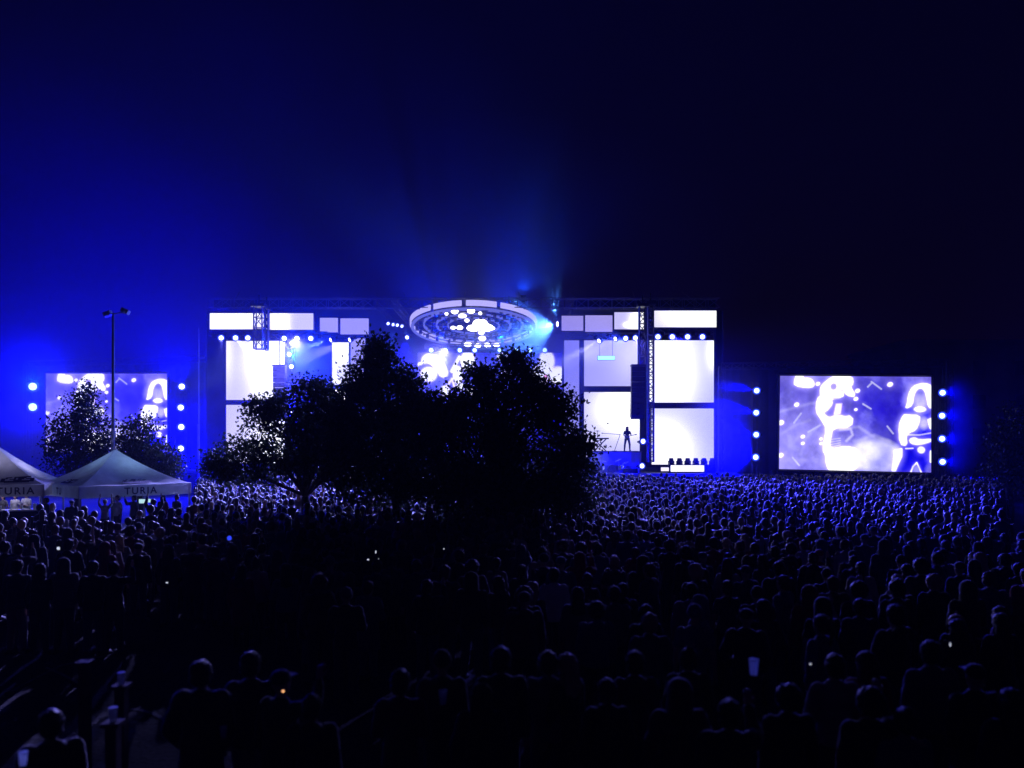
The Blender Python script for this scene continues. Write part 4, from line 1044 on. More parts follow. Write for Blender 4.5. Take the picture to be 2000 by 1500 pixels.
# lit price boards
def board(px, py, Y, w, h, lab):
    t = empty('price_board', W(px, py, Y)); tag(t, lab, 'sign', 'small lit boards')
    mb = MB(); mb.box((0, 0, 0), (w, .03, h)); mb.build('face', emat('board_face', (.55, .9, 1), .85), t)
    mb = MB(); mb.box((0, .03, 0), (w + .05, .03, h + .05)); mb.tube((0, .04, h / 2), (0, .04, h / 2 + .25), .01, n=5); mb.build('backing', M['tent_frame'], t)
board(278, 979, 34.8, .28, .17, 'left of two small pale lit boards hanging from the tent valance')
board(289, 978, 34.9, .22, .15, 'right of two small pale lit boards hanging from the tent valance')
# counter under the left tent
t = empty('drinks_counter', (W(20, 0, 35).x, 35.2, 0), ca2); tag(t, 'long pale-topped drinks counter under the left tent', 'counter')
mb = MB(); mb.box((0, 0, 1.02), (3.2, .75, .06)); mb.build('counter_top', M['riser'], t)
mb = MB(); mb.box((0, .02, .49), (3.1, .6, .98)); mb.build('front', M['black_cloth'], t)
def cup_mesh():
    mb = MB(); mb.lathe((0, 0, 0), [(.028, 0), (.038, .12), (.040, .12), (.040, .125), (.036, .125)], 14); return mb
cupm = cup_mesh().build('plastic_cup', M['plastic']); cup_free = [cupm]
def cup(loc, lab, s=1.0, group=None, rot=(0, 0, 0)):
    o = cup_free.pop() if cup_free else cupm.copy()
    if o is not cupm: COL.objects.link(o)
    o.location = loc; o.scale = (s,) * 3; o.rotation_euler = rot; tag(o, lab, 'cup', group); return o
Rc = Matrix.Rotation(ca2, 3, 'Z')
for i, (x, y, s) in enumerate(((-1.2, -.1, 1.3), (-.8, .1, 1.3), (-.45, -.15, 1.5), (-.1, .1, 1.3), (.35, -.1, 1.4), (.62, .1, 1.3), (.85, -.1, 2.0), (1.25, -.05, 2.2))):
    cup(Vector((W(20, 0, 35).x, 35.2, 1.05)) + Rc @ Vector((x, y, 0)), 'plastic cup on the drinks counter, %s from left' % ORD[i], s, 'cups on the drinks counter')
for (p, e, tp, lab) in ((cen, 90, tentR, 0), (cen2, 110, tentL, 1)):
    tl_ = empty('tent_lamp', (p.x + .3, p.y + .6, 2.15)); tag(tl_, ('bare lamp hanging inside the tent below the light pole', 'bare lamp hanging inside the tent at the left edge')[lab], 'lamp', 'lamps inside the tents')
    mb = MB(); mb.ball((0, 0, 0), .05, 10, 7); mb.build('bulb', M['lens'], tl_); mb = MB(); mb.tube((0, 0, .05), (0, 0, .6), .012, n=6); mb.tube((0, 0, .03), (0, 0, .12), .03, n=8); mb.build('cord', M['black_metal'], tl_)
    spot((p.x + .3, p.y + .6, 2.0), (p.x + .3, p.y + .6, 5), e * 1.2, (.30, .55, 1.0) if lab == 0 else (.62, .58, 1.0), 165, 1, .1, parent=tl_)
    point((p.x + .3, p.y + .6, 2.02), e * .22, (.30, .55, 1.0) if lab == 0 else (.62, .58, 1.0), .12, parent=tl_)

# ================================================================== LIGHT POLE
t = empty('light_pole', (W(221, 0, 41).x, 41, 0)); tag(t, 'tall thin light pole with two unlit heads rising behind the tent peak', 'light pole')
zt = W(0, 614, 41).z
mb = MB(); mb.tube((0, 0, 0), (0, 0, zt), .11, .055, 12); mb.box((0, 0, .02), (.4, .4, .04)); mb.build('pole', M['pole'], t, True)
mb = MB(); mb.tube((-.25, 0, zt), (.65, 0, zt + .1), .03, n=8); mb.build('crossarm', M['pole'], t)
for x, dz in ((-.25, 0.02), (.65, .16)):
    mb = MB(); R_ = Matrix.Rotation(.5 if x > 0 else -.4, 3, 'Y'); mb.box((x, -.05, zt + dz), (.38, .3, .22), R_); mb.ball((x, -.1, zt + dz - .02), (.17, .16, .12), 10, 7); mb.build('lamp_head', M['pole'], t)

# ================================================================== BUILDING far right
t = empty('far_building', (66, 104, 0)); tag(t, 'long unlit flat-roofed building hardly visible behind the right giant screen', 'building')
zb = W(0, 672, 100).z
mb = MB(); mb.bbox((-17, -4, 0), (45, 12, zb)); mb.build('wall', M['concrete'], t)
mb = MB(); mb.bbox((-17.4, -4.4, zb), (45.4, 12.4, zb + .5)); mb.build('roof', M['concrete'], t)
M['dark_glass'] = mat('dark_glass', (0.02, 0.02, 0.03), .2)
for r_ in range(3):
    for c_ in range(9):
        x = -14 + c_ * 5.2; z = 4 + r_ * 4.2
        mb = MB(); mb.bbox((x, -4.06, z), (x + 1.8, -4.005, z + 2)); w_ = mb.build('window', M['concrete'], t)
        mb = MB(); mb.bbox((x + .12, -4.09, z + .12), (x + 1.68, -4.063, z + 1.88)); mb.build('pane', M['dark_glass'], w_)

# ================================================================== WOODEN POSTS WITH CUPS
for (px, ptop, Y, lab, cu_) in ((237, 1348, 8.95, 'dark square wooden post with a cup on top, the farther of two', 'cup left standing on the farther wooden post'), (221, 1420, 7.85, 'dark square wooden post with a cup on top, the nearer of two', 'cup left standing on the nearer wooden post'),
                               (166, 1302, 9.6, 'bare wooden post without a cup, beside the court lines', None)):
    z = W(0, ptop - 11, Y).z; x = W(px, 0, Y).x
    t = empty('wooden_post', (x, Y, 0)); tag(t, lab, 'post', 'wooden posts on the open ground')
    mb = MB(); mb.box((0, 0, z / 2 - .02), (.11, .11, z - .04)); mb.build('shaft', M['wood'], t)
    mb = MB(); mb.box((0, 0, z - .02), (.17, .17, .04)); mb.build('cap', M['wood'], t)
    if cu_: cup((x, Y, z), cu_, 1.1)

# ================================================================== PEOPLE
def voxel(mb, vox, name, m, disp=0.0, smooth_it=2, dscale=.12):
    me = D.meshes.new('tmp'); me.from_pydata([tuple(v) for v in mb.v], [], mb.f); me.update()
    o = D.objects.new('tmp', me); COL.objects.link(o)
    r = o.modifiers.new('r', 'REMESH'); r.mode = 'VOXEL'; r.voxel_size = vox; r.use_smooth_shade = True
    s = o.modifiers.new('s', 'SMOOTH'); s.iterations = smooth_it; s.factor = .5
    if disp:
        tx = D.textures.new('folds', 'CLOUDS'); tx.noise_scale = dscale; tx.noise_depth = 2
        d = o.modifiers.new('d', 'DISPLACE'); d.texture = tx; d.strength = disp; d.mid_level = .5
    bpy.context.view_layer.update()
    out = D.meshes.new_from_object(o.evaluated_get(bpy.context.evaluated_depsgraph_get()))
    D.objects.remove(o); D.meshes.remove(me)
    out.name = name; out.materials.clear(); out.materials.append(m)
    out.polygons.foreach_set('use_smooth', [True] * len(out.polygons)); out.update()
    return out

SKIN = mat('skin', (0.42, 0.27, 0.20), 0.55)
HAIRS = {'dark': mat('dark_hair', (0.025, 0.018, 0.014), 0.6, sheen=.2, spec=.35), 'brown': mat('brown_hair', (0.09, 0.05, 0.03), 0.6, sheen=.2, spec=.35), 'blond': mat('blond_hair', (0.42, 0.30, 0.16), 0.6, sheen=.2, spec=.35)}
CLOTH = {'black': mat('black_cloth_wear', (0.015, 0.015, 0.018), 0.85, sheen=.5), 'navy': mat('navy_wear', (0.02, 0.028, 0.07), 0.85, sheen=.4), 'grey': mat('grey_wear', (0.10, 0.10, 0.11), 0.9, sheen=.4),
         'beige': mat('beige_wear', (0.32, 0.26, 0.20), 0.9, sheen=.3), 'white': mat('white_wear', (0.55, 0.55, 0.55), 0.9), 'red': mat('red_wear', (0.22, 0.025, 0.03), 0.85, sheen=.3), 'olive': mat('olive_wear', (0.06, 0.065, 0.035), 0.9, sheen=.3),
         'brown': mat('brown_wear', (0.10, 0.06, 0.04), 0.85, sheen=.3), 'denim': mat('denim_wear', (0.05, 0.08, 0.16), 0.9, sheen=.3)}
SHOE = mat('shoe_leather', (0.03, 0.03, 0.03), .6)

def skeleton(arms='down', legs='stand', slim=1.0):
    V_ = Vector; J = {}
    for s, n in ((-1, 'l'), (1, 'r')):
        sp = {'stand': .10, 'apart': .17, 'close': .075}[legs]
        J['hip' + n] = V_((s * .09, 0, .90)); J['knee' + n] = V_((s * sp, .01, .49)); J['ank' + n] = V_((s * (sp + .02), -.02, .085)); J['toe' + n] = V_((s * (sp + .05), .13, .03))
        J['sh' + n] = V_((s * .175 * slim, 0, 1.40))
        J['el' + n] = V_((s * .235, -.02, 1.12)); J['wr' + n] = V_((s * .245, .05, .875)); J['hd' + n] = V_((0.0, .02, -1))
    if arms == 'cup':      J['elr'] = V_((.225, .02, 1.11)); J['wrr'] = V_((.20, .25, 1.17)); J['hdr'] = V_((-.05, 1, .15))
    if arms == 'crossed':
        J['elr'] = V_((.24, .05, 1.13)); J['wrr'] = V_((.0, .20, 1.16)); J['hdr'] = V_((-1, .0, .1)); J['ell'] = V_((-.24, .05, 1.13)); J['wrl'] = V_((0.0, .17, 1.11)); J['hdl'] = V_((1, 0, .1))
    if arms == 'pockets':
        for s, n in ((-1, 'l'), (1, 'r')): J['el' + n] = V_((s * .27, -.06, 1.13)); J['wr' + n] = V_((s * .20, .06, .93)); J['hd' + n] = V_((-s * .3, .2, -1))
    if arms == 'phone':    J['elr'] = V_((.25, .20, 1.38)); J['wrr'] = V_((.20, .30, 1.62)); J['hdr'] = V_((0, .1, 1))
    if arms == 'raised':
        for s, n in ((-1, 'l'), (1, 'r')): J['el' + n] = V_((s * .29, .05, 1.58)); J['wr' + n] = V_((s * .24, .08, 1.84)); J['hd' + n] = V_((0, 0, 1))
    if arms == 'guitar':
        J['elr'] = V_((.26, .02, 1.16)); J['wrr'] = V_((.08, .20, 1.06)); J['hdr'] = V_((-1, .1, -.2)); J['ell'] = V_((-.27, .06, 1.16)); J['wrl'] = V_((-.22, .26, 1.28)); J['hdl'] = V_((.3, .6, .4))
    return J

def body_mesh(J, vox, fine, slim=1.0):
    mb = MB()
    mb.ball((0, 0, .94), (.155, .105, .12)); mb.ball((0, 0, 1.08), (.13 * slim, .09, .14)); mb.ball((0, 0, 1.27), (.155 * slim, .105, .17)); mb.limb(J['shl'], J['shr'], .055, .055)
    mb.tube((0, 0, .94), (0, 0, 1.3), .12, .12); mb.limb((0, 0, 1.38), (0, .01, 1.53), .058, .05)
    for n, s in (('l', -1), ('r', 1)):
        mb.limb(J['hip' + n], J['knee' + n], .085, .055); mb.limb(J['knee' + n], J['ank' + n], .055, .036); mb.limb(J['ank' + n] - Vector((0, .03, .03)), J['toe' + n] + Vector((0, -.02, 0)), .04, .032)
        mb.limb(J['sh' + n], J['el' + n], .05, .037); mb.limb(J['el' + n], J['wr' + n], .037, .025)
        w = J['wr' + n]; d = J['hd' + n].normalized(); q = d.to_track_quat('Z', 'Y'); 
        Mq = q.to_matrix(); pc = w + d * .05
        mb.ball(pc, (.040, .018, .05), 10, 7, Mq)
        if fine:
            side = Mq @ Vector((1, 0, 0)); curl = Vector((0, 1, 0)) if abs(d.y) < .7 else Vector((-s, 0, 0))
            for k, (o_, L) in enumerate(((-.030, .062), (-.010, .075), (.011, .070), (.030, .055))):
                a = w + d * .085 + side * o_; b = a + (d * .8 + curl * .5).normalized() * L * .5; c = b + (d * .35 + curl * .9).normalized() * L * .5
                mb.limb(a, b, .0105, .010, 7); mb.limb(b, c, .010, .0085, 7)
            a = w + d * .03 + side * (-s * .034); b = a + (d * .7 - side * s * .6 + curl * .4).normalized() * .04; c = b + (d * .8 + curl * .6).normalized() * .03
            mb.limb(a, b, .013, .011, 7); mb.limb(b, c, .011, .009, 7)
        else: mb.ball(w + d * .11, (.034, .016, .04), 8, 6, Mq)
    # head with face
    mb.ball((0, .01, 1.635), (.076, .094, .098), 16, 12); mb.ball((0, .035, 1.575), (.058, .068, .07), 12, 9); mb.ball((0, .075, 1.535), (.03, .028, .025), 8, 6)
    mb.ball((0, .108, 1.607), (.013, .022, .020), 8, 6); mb.limb((0, .097, 1.64), (0, .112, 1.61), .010, .013, 7)
    mb.ball((0, .098, 1.567), (.026, .012, .009), 8, 6); mb.ball((0, .093, 1.552), (.022, .012, .008), 8, 6)
    for s in (-1, 1):
        mb.ball((s * .079, .005, 1.605), (.010, .020, .032), 8, 6); mb.ball((s * .031, .088, 1.655), (.022, .012, .007), 8, 6); mb.ball((s * .030, .083, 1.632), (.014, .013, .011), 8, 6)
    return voxel(mb, vox, 'body', SKIN, smooth_it=1)

def top_mesh(J, vox, slim=1.0, style='jacket'):
    mb = MB(); e = {'jacket': .030, 'hoodie': .036, 'shirt': .014, 'coat': .042}[style]
    mb.ball((0, 0, 1.27), (.158 * slim + e, .108 + e, .17 + e * .3), 14, 9); mb.ball((0, 0, 1.08), (.14 * slim + e, .10 + e, .15), 14, 9)
    mb.limb(J['shl'] + Vector((.015, 0, -.012)), J['shr'] + Vector((-.015, 0, -.012)), .052 + e * .8, .052 + e * .8, 12)
    mb.ball((0, -.01, 1.425), (.125, .075 + e * .5, .075), 12, 8)
    low = {'jacket': .86, 'hoodie': .85, 'shirt': .88, 'coat': .55}[style]
    mb.lathe((0, 0, 0), [(.165 + e, low), (.150 + e, .95), (.12 + e, 1.2)], 18)
    for n, s in (('l', -1), ('r', 1)):
        el, wr, sh = J['el' + n], J['wr' + n], J['sh' + n]
        if style == 'shirt': mb.limb(sh, sh.lerp(el, .6), .052 + e, .048 + e)
        else:
            mb.limb(sh, el, .052 + e, .042 + e * .8); mb.limb(el, el.lerp(wr, .9), .042 + e * .8, .030 + e * .5)
    if style == 'hoodie':
        mb.ball((0, -.075, 1.46), (.115, .06, .07), 12, 8)
    if style in ('jacket', 'coat'):
        mb.tube((0, .0, 1.42), (0, .015, 1.50), .085, .072, 14)
    return voxel(mb, vox, 'jacket' if style != 'shirt' else 'shirt', CLOTH['black'], disp=.03, smooth_it=3)

def trouser_mesh(J, vox, e=.016):
    mb = MB(); mb.ball((0, 0, .93), (.165 + e * .5, .115 + e * .5, .115))
    for n in 'lr':
        mb.limb(J['hip' + n], J['knee' + n], .09 + e, .062 + e); mb.limb(J['knee' + n], J['ank' + n] + Vector((0, 0, .03)), .062 + e, .045 + e)
    return voxel(mb, vox, 'trousers', CLOTH['navy'], disp=.02, smooth_it=2)
def shoe_mesh(J, vox, side):
    mb = MB()
    for n in side:
        a, t_ = J['ank' + n], J['toe' + n]; mb.limb(Vector((a.x, a.y - .02, .05)), Vector((t_.x, t_.y, .045)), .052, .045); mb.box(((a.x + t_.x) / 2, (a.y + t_.y) / 2, .015), (.09, .27, .03))
    return voxel(mb, vox, 'shoe', SHOE, smooth_it=1)
def hair_mesh(kind, vox):
    mb = MB(); dsp = .034
    if kind in ('short', 'long', 'bun', 'curly', 'pony'):
        e = {'short': .012, 'long': .020, 'bun': .012, 'curly': .035, 'pony': .012}[kind] + .009
        mb.ball((0, -.012, 1.655), (.078 + e, .094 + e, .092 + e), 16, 11); mb.ball((0, -.035, 1.60), (.072 + e, .072 + e, .08), 14, 9)
    if kind == 'long':
        for x in (-.065, -.03, 0, .03, .065): mb.limb((x, -.06, 1.62), (x * 1.25, -.115, 1.33 + abs(x) * .5), .040, .028, 8)
        for s in (-1, 1): mb.limb((s * .078, -.01, 1.62), (s * .10, -.03, 1.40), .026, .022, 8)
    if kind == 'bun': mb.ball((0, -.07, 1.755), (.045, .045, .04))
    if kind == 'pony': mb.limb((0, -.10, 1.66), (0, -.15, 1.56), .03, .034); mb.limb((0, -.15, 1.56), (0, -.125, 1.38), .034, .012)
    if kind == 'curly':
        r = random.Random(3); dsp = .035
        for k in range(60):
            a = r.uniform(0, 6.28); t_ = r.uniform(-.3, 1); c = math.sqrt(max(0, 1 - t_ * t_)); x, y, z = c * math.cos(a), c * math.sin(a), t_
            if y > .45 and z < .5: continue
            mb.ball((x * .11, -.012 + y * .118, 1.645 + z * .115), r.uniform(.022, .036), 6, 5)
    if kind == 'cap':
        mb.ball((0, 0, 1.675), (.092, .108, .080), 16, 10); mb.box((0, .13, 1.675), (.13, .10, .014)); dsp = .004
    if kind == 'beanie': mb.ball((0, -.004, 1.67), (.092, .108, .10), 16, 10); mb.tube((0, -.005, 1.63), (0, -.005, 1.67), .098, .098, 18); dsp = .008
    if kind == 'hood':
        mb.ball((0, -.025, 1.64), (.118, .125, .135), 16, 11); mb.tube((0, -.03, 1.45), (0, -.03, 1.62), .125, .115, 16); dsp = .02
    if kind in ('short', 'long', 'bun', 'curly', 'pony'):
        # keep the face clear
        me = voxel(mb, vox, 'hair', HAIRS['dark'], disp=dsp, smooth_it=1, dscale=.03)
        bm = bmesh.new(); bm.from_mesh(me)
        dead = [v for v in bm.verts if v.co.y > .045 and v.co.z < 1.665 and abs(v.co.x) < .085]
        bmesh.ops.delete(bm, geom=dead, context='VERTS'); bm.to_mesh(me); bm.free(); return me
    if kind == 'hood':
        me = voxel(mb, vox, 'hood', CLOTH['grey'], disp=dsp, smooth_it=1)
        bm = bmesh.new(); bm.from_mesh(me); dead = [v for v in bm.verts if v.co.y > .05 and v.co.z < 1.70]
        bmesh.ops.delete(bm, geom=dead, context='VERTS'); bm.to_mesh(me); bm.free(); return me
    return voxel(mb, vox, 'hat', CLOTH['navy'], disp=dsp, smooth_it=1)

VF = .011; LIB = {}
def lib(key, fn):
    if key not in LIB: LIB[key] = fn()
    return LIB[key]
HAIRWORD = {'short': 'short hair', 'long': 'long hair', 'bun': 'hair in a bun', 'curly': 'curly hair', 'pony': 'a ponytail', 'cap': 'cap', 'beanie': 'beanie', 'hood': 'hood up'}
def person(loc, label, group=None, arms='down', legs='stand', style='jacket', hair='short', hc='dark', top='black', low='navy', rz=0.0, h=1.72, slim=1.0, fine=False, hat=None):
    J = skeleton(arms, legs, slim); k = (arms, legs, slim)
    vox = VF if fine else .022
    b = lib(('b', k, fine), lambda: body_mesh(J, .011 if fine else .018, fine, slim))
    tp = lib(('t', k, style), lambda: top_mesh(J, .018, slim, style))
    tr = lib(('l', legs), lambda: trouser_mesh(J, .02)); sh = lib(('s', legs), lambda: shoe_mesh(J, .016, 'l')); sh2 = lib(('s2', legs), lambda: shoe_mesh(J, .016, 'r')); hr = lib(('h', hair), lambda: hair_mesh(hair, .012))
    o = link('person', b, None, loc); o.rotation_euler = (0, 0, rz); s = h / 1.735; o.scale = (s * random.uniform(.97, 1.06), s * 1.02, s); tag(o, label, 'person', group)
    for me, nm, m in ((tp, 'shirt' if style == 'shirt' else 'coat' if style == 'coat' else 'hooded_top' if style == 'hoodie' else 'jacket', CLOTH[top]), (tr, 'trousers', CLOTH[low]), (sh, 'shoe', SHOE), (sh2, 'shoe', SHOE),
                      (hr, 'hat' if hair in ('cap', 'beanie') else 'hood' if hair == 'hood' else 'hair', CLOTH[hat or top] if hair in ('cap', 'beanie', 'hood') else HAIRS[hc])):
        c = link(nm, me, o); c.material_slots[0].link = 'OBJECT'; c.material_slots[0].material = m
    return o
def PX(px, Y): return ((px - 1000) / F * Y)
def dist_for_head(py, h=1.72): return (CZ - h) * F / (py - HY)     # py: row of the head top

taken = []
def spec(px, py, label, h=1.72, **k):
    Y = dist_for_head(py, h); x = PX(px, Y); taken.append((x, Y)); k.setdefault('fine', py > 1180)
    return person((x, Y, 0), label, h=h, **k), x, Y

# foreground figures (head-top pixel, nearest first)
spec(100, 1392, 'dark silhouetted person at the bottom left corner holding a pale cup low', arms='cup', hair='short', style='hoodie', rz=.5, h=1.66)
spec(393, 1296, 'broad dark figure in a coat standing alone on the open ground, cup at the hip', arms='pockets', style='coat', hair='short', h=1.78)
spec(490, 1278, 'slim dark figure just right of the lone coated figure', arms='down', hair='short', style='jacket', h=1.78, low='denim')
spec(548, 1312, 'dark figure with a tiny orange glow before the face', arms='phone', hair='cap', style='jacket', rz=-.5, h=1.74, low='denim')
spec(610, 1362, 'shorter dark figure right of the one with the orange glow', arms='down', hair='bun', style='hoodie', h=1.60)
spec(782, 1312, 'dark figure in a brown jacket left of the person with the rim-lit head', arms='crossed', hair='short', style='jacket', top='brown')
spec(863, 1274, 'person whose head top catches a thin arc of light, white cup below', arms='cup', hair='beanie', style='jacket', top='olive', h=1.76)
spec(940, 1340, 'dark long-haired figure right of the person with the white cup', arms='down', hair='long', style='coat', slim=.9, h=1.62)
spec(978, 1268, 'tall black-clad figure between the cup holder and the pale-sleeved pair', arms='down', hair='short', style='jacket', h=1.82)
spec(1070, 1276, 'person in a grey hooded top, shoulder faintly lit, left one of a pair', arms='crossed', hair='short', style='hoodie', top='grey')
spec(1106, 1282, 'long blond-haired person leaning beside the grey hooded top', arms='cup', hair='long', hc='blond', style='jacket', slim=.9, rz=.7, h=1.68)
spec(1186, 1330, 'dark ponytailed figure between the blond person and the domed hat', arms='down', hair='pony', style='jacket', slim=.9, h=1.64)
spec(1326, 1330, 'large foreground figure with a blue-rimmed hood', arms='pockets', hair='hood', style='hoodie', top='brown', h=1.76)
spec(1425, 1372, 'black coated figure holding up the bright bluish cup', arms='phone', hair='short', style='coat', h=1.70, rz=-.1)
spec(1540, 1345, 'short black figure between the bright cup and the beige jacket', arms='down', hair='curly', style='jacket', h=1.62)
spec(1630, 1282, 'person in a beige jacket at lower right', arms='crossed', hair='brown' and 'short', style='jacket', top='beige', h=1.74)
spec(1692, 1278, 'dark-haired head directly right of the beige jacket, red scarf-coloured top', arms='down', hair='long', style='hoodie', top='red', h=1.68, slim=.9)
spec(1700, 1352, 'nearest round dark head at lower right with a raised pale hand', arms='phone', hair='curly', style='coat', h=1.70, top='black')
spec(1768, 1388, 'shorter figure in a pale denim top at the lower right', arms='cup', hair='bun', style='shirt', top='denim', h=1.60)
spec(1818, 1256, 'person in a grey top whose head edge glows blue at lower right', arms='down', hair='short', style='jacket', top='grey', h=1.80)
spec(1905, 1300, 'dark capped figure near the bottom right corner', arms='pockets', hair='cap', style='jacket', h=1.74)
spec(1975, 1352, 'cropped dark figure at the bottom right corner', arms='down', hair='long', style='coat', h=1.66, slim=.9)
spec(1240, 1276, 'brown-jacketed figure behind the hooded foreground figure', arms='down', hair='short', style='jacket', top='brown', h=1.7)
spec(1345, 1270, 'olive-jacketed figure with a bun above the hooded foreground figure', arms='down', hair='bun', style='jacket', top='olive', h=1.66)
# mid-distance notable figures
spec(1350, 1142, 'person in a pale beige quilted jacket standing out in the dark middle crowd', arms='down', hair='short', style='coat', top='beige', h=1.74)
spec(1082, 1112, 'person in a light jacket whose right shoulder catches a long streak of light', arms='down', hair='short', style='jacket', top='white', h=1.74)
spec(1128, 1150, 'person in a greyish coat right of the light-streaked jacket', arms='down', hair='long', style='coat', top='grey', slim=.9, h=1.66)
spec(1200, 1148, 'dark-jacketed person with a pale left shoulder, two places right of the grey coat', arms='down', hair='short', style='jacket', top='grey')
spec(1824, 1126, 'blond-headed person glowing tan at the right of the crowd', arms='down', hair='curly', hc='blond', style='jacket', h=1.72)
spec(676, 1150, 'person in a pale cap in the dark gap below the tree', arms='crossed', hair='beanie', hat='grey', style='jacket')
# people on the open ground at left
spec(125, 1092, 'person in a hooded grey top standing with arms apart before the tents', arms='pockets', hair='hood', style='hoodie', top='grey', h=1.76)
spec(34, 1096, 'person in light trousers at the left edge before the tents', arms='crossed', hair='short', style='jacket', top='navy', low='beige')
spec(182, 1098, 'person in dark jacket with a pale hem right of the grey hooded top', arms='down', hair='short', style='jacket', top='black', low='denim')
spec(78, 1104, 'thin dark figure between the light trousers and the grey hooded top', arms='cup', hair='long', style='jacket', slim=.9, h=1.66)
spec(222, 1100, 'dark figure with a lit sleeve edge, rightmost of the standing left group', arms='phone', hair='short', style='jacket', h=1.70)
spec(270, 1062, 'dark figure standing behind the left group', arms='down', hair='cap', style='hoodie')
spec(330, 1066, 'dark figure holding a small blue-lit phone below the tent corner', arms='cup', hair='long', style='jacket', slim=.9)
spec(10, 1060, 'dark figure behind the light trousers at the left edge', arms='down', hair='bun', style='coat', slim=.9)
spec(375, 1060, 'dark figure in a brown coat below the right tent leg', arms='down', hair='short', style='coat', top='brown')
spec(420, 1070, 'dark broad figure in brown jacket at the edge of the open ground', arms='crossed', hair='short', style='jacket', top='brown')
spec(455, 1066, 'bearded-looking dark figure next to the broad brown jacket', arms='pockets', hair='hood', style='hoodie', top='brown')
# people in and before the tents
tp_people = [(205, 985, 'person in a bright pale shirt serving at the middle of the right tent', 'shirt', 'white', 'raised', 'cap', 0, 33.2), (230, 992, 'person in a pale blue top right of the bright shirt', 'shirt', 'white', 'down', 'short', 2.6, 34.0),
             (165, 1008, 'person in a striped pale top with rim-lit hair before the right tent', 'shirt', 'grey', 'down', 'long', .3, 27.5), (262, 990, 'person with raised arm under the right tent near the price boards', 'jacket', 'grey', 'phone', 'short', 2.5, 34.5),
             (318, 985, 'person in a red top under the right end of the tent', 'jacket', 'red', 'down', 'long', 3.0, 35.5), (345, 986, 'person in a light top beside the red top', 'shirt', 'denim', 'down', 'bun', 2.8, 35.5),
             (90, 986, 'person leaning with a pale forearm beside the white tent leg', 'jacket', 'navy', 'cup', 'short', 2.4, 34.0), (30, 970, 'bartender in a white shirt behind the counter', 'shirt', 'white', 'cup', 'short', 3.1, 36.6),
             (52, 972, 'second bartender with crossed arms behind the counter', 'shirt', 'white', 'crossed', 'bun', 3.0, 36.8), (5, 975, 'bartender cut by the left edge behind the counter', 'shirt', 'grey', 'down', 'pony', 3.1, 36.4),
             (118, 1020, 'person in a pale turquoise top below the white tent leg', 'shirt', 'white', 'down', 'short', .2, 26.5), (300, 1000, 'dark figure before the right tent with arms lifted', 'jacket', 'black', 'raised', 'short', .1, 31), (140, 1000, 'dark figure at the corner of the right tent', 'jacket', 'navy', 'down', 'cap', .1, 32)]
for (px, py, lab, st, tc_, ar, hr_, rz, Y) in tp_people:
    taken.append((PX(px, Y), Y)); person((PX(px, Y), Y, 0), lab, 'people around the tents', arms=ar, hair=hr_, style=st, top=tc_, rz=rz, h=random.uniform(1.62, 1.8))

# performer on the riser, facing the crowd
x = W(1225, 0, 61).x
person((x, 61, riser_z), 'long-haired performer standing with legs apart on the white riser', arms='guitar', legs='apart', hair='long', hc='brown', style='shirt', top='navy', low='denim', rz=math.pi, h=1.82, fine=True)
t = empty('electric_guitar', (x, 60.72, riser_z + 1.12)); tag(t, 'pale electric guitar held by the performer on the riser', 'guitar')
mb = MB(); mb.ball((-.02, 0, -.02), (.16, .03, .12), 14, 8); mb.ball((-.13, 0, -.03), (.12, .03, .15), 14, 8); mb.build('guitar_body', M['riser'], t, True)
mb = MB(); mb.box((.33, -.01, .07), (.50, .02, .045), Matrix.Rotation(-.2, 3, 'Y')); mb.box((.62, -.01, .13), (.13, .02, .07), Matrix.Rotation(-.2, 3, 'Y')); mb.build('neck', M['wood'], t)

# small held lights
def phone(px, py, Y, lab, m='phone_glow', w=.07, h=.14, rz=0.0):
    w *= .75; h *= .75
    t = empty('phone', W(px, py, Y), rz); tag(t, lab, 'phone', 'glowing phones in the crowd'); mb = MB(); mb.box((0, 0, 0), (w, .006, h)); mb.build('display', M[m], t)
    mb = MB(); mb.box((0, .008, 0), (w + .008, .008, h + .008)); mb.build('case', M['black_metal'], t)
Yc = dist_for_head(1092)
phone(114, 1071, 19, 'small glowing phone held up before the tents', w=.09, h=.09)
phone(184, 1060, 20, 'tiny square phone light left of the tent middle', w=.06, h=.05)
phone(79, 1115, 17, 'phone glow low between two dark figures at left', w=.03, h=.05)
phone(326, 1138, 15, 'faint phone glow on the open ground edge', w=.05, h=.03)
phone(734, 1078, 17.5, 'phone glow in the dark gap below the tree, upper one', w=.03, h=.08)
phone(742, 1092, 17, 'brighter phone glow just below the upper one', w=.08, h=.05)
phone(719, 1093, 17, 'dim phone glow left of the brighter one', w=.05, h=.04)
phone(1583, 1297, 8.4, 'tiny phone light between the bright cup and the beige jacket', w=.02, h=.02)
phone(1856, 1259, 8.8, 'slanted phone light behind the blue-rimmed head at right', w=.015, h=.05)
phone(867, 1072, 17, 'small blue-white phone dot below the tree', w=.03, h=.03)
t = empty('blue_badge_light', W(448, 1051, 19)); tag(t, 'small round blue light glowing at the edge of the dark crowd', 'lamp'); mb = MB(); mb.ball((0, 0, 0), .055, 10, 8); mb.build('bulb', M['lens_halo_blue'], t); mb = MB(); mb.ball((0, .04, 0), (.07, .04, .07), 10, 8); mb.build('housing', M['black_metal'], t)
t = empty('cigarette', W(553, 1350, 7.0), .3); tag(t, 'tiny orange cigarette tip glowing before the capped figure', 'cigarette'); mb = MB(); mb.tube((0, 0, 0), (0, .05, -.01), .005, n=6); mb.build('paper', M['plastic'], t); mb = MB(); mb.ball((0, 0, 0), .009, 8, 6); mb.build('tip', M['ember'], t)
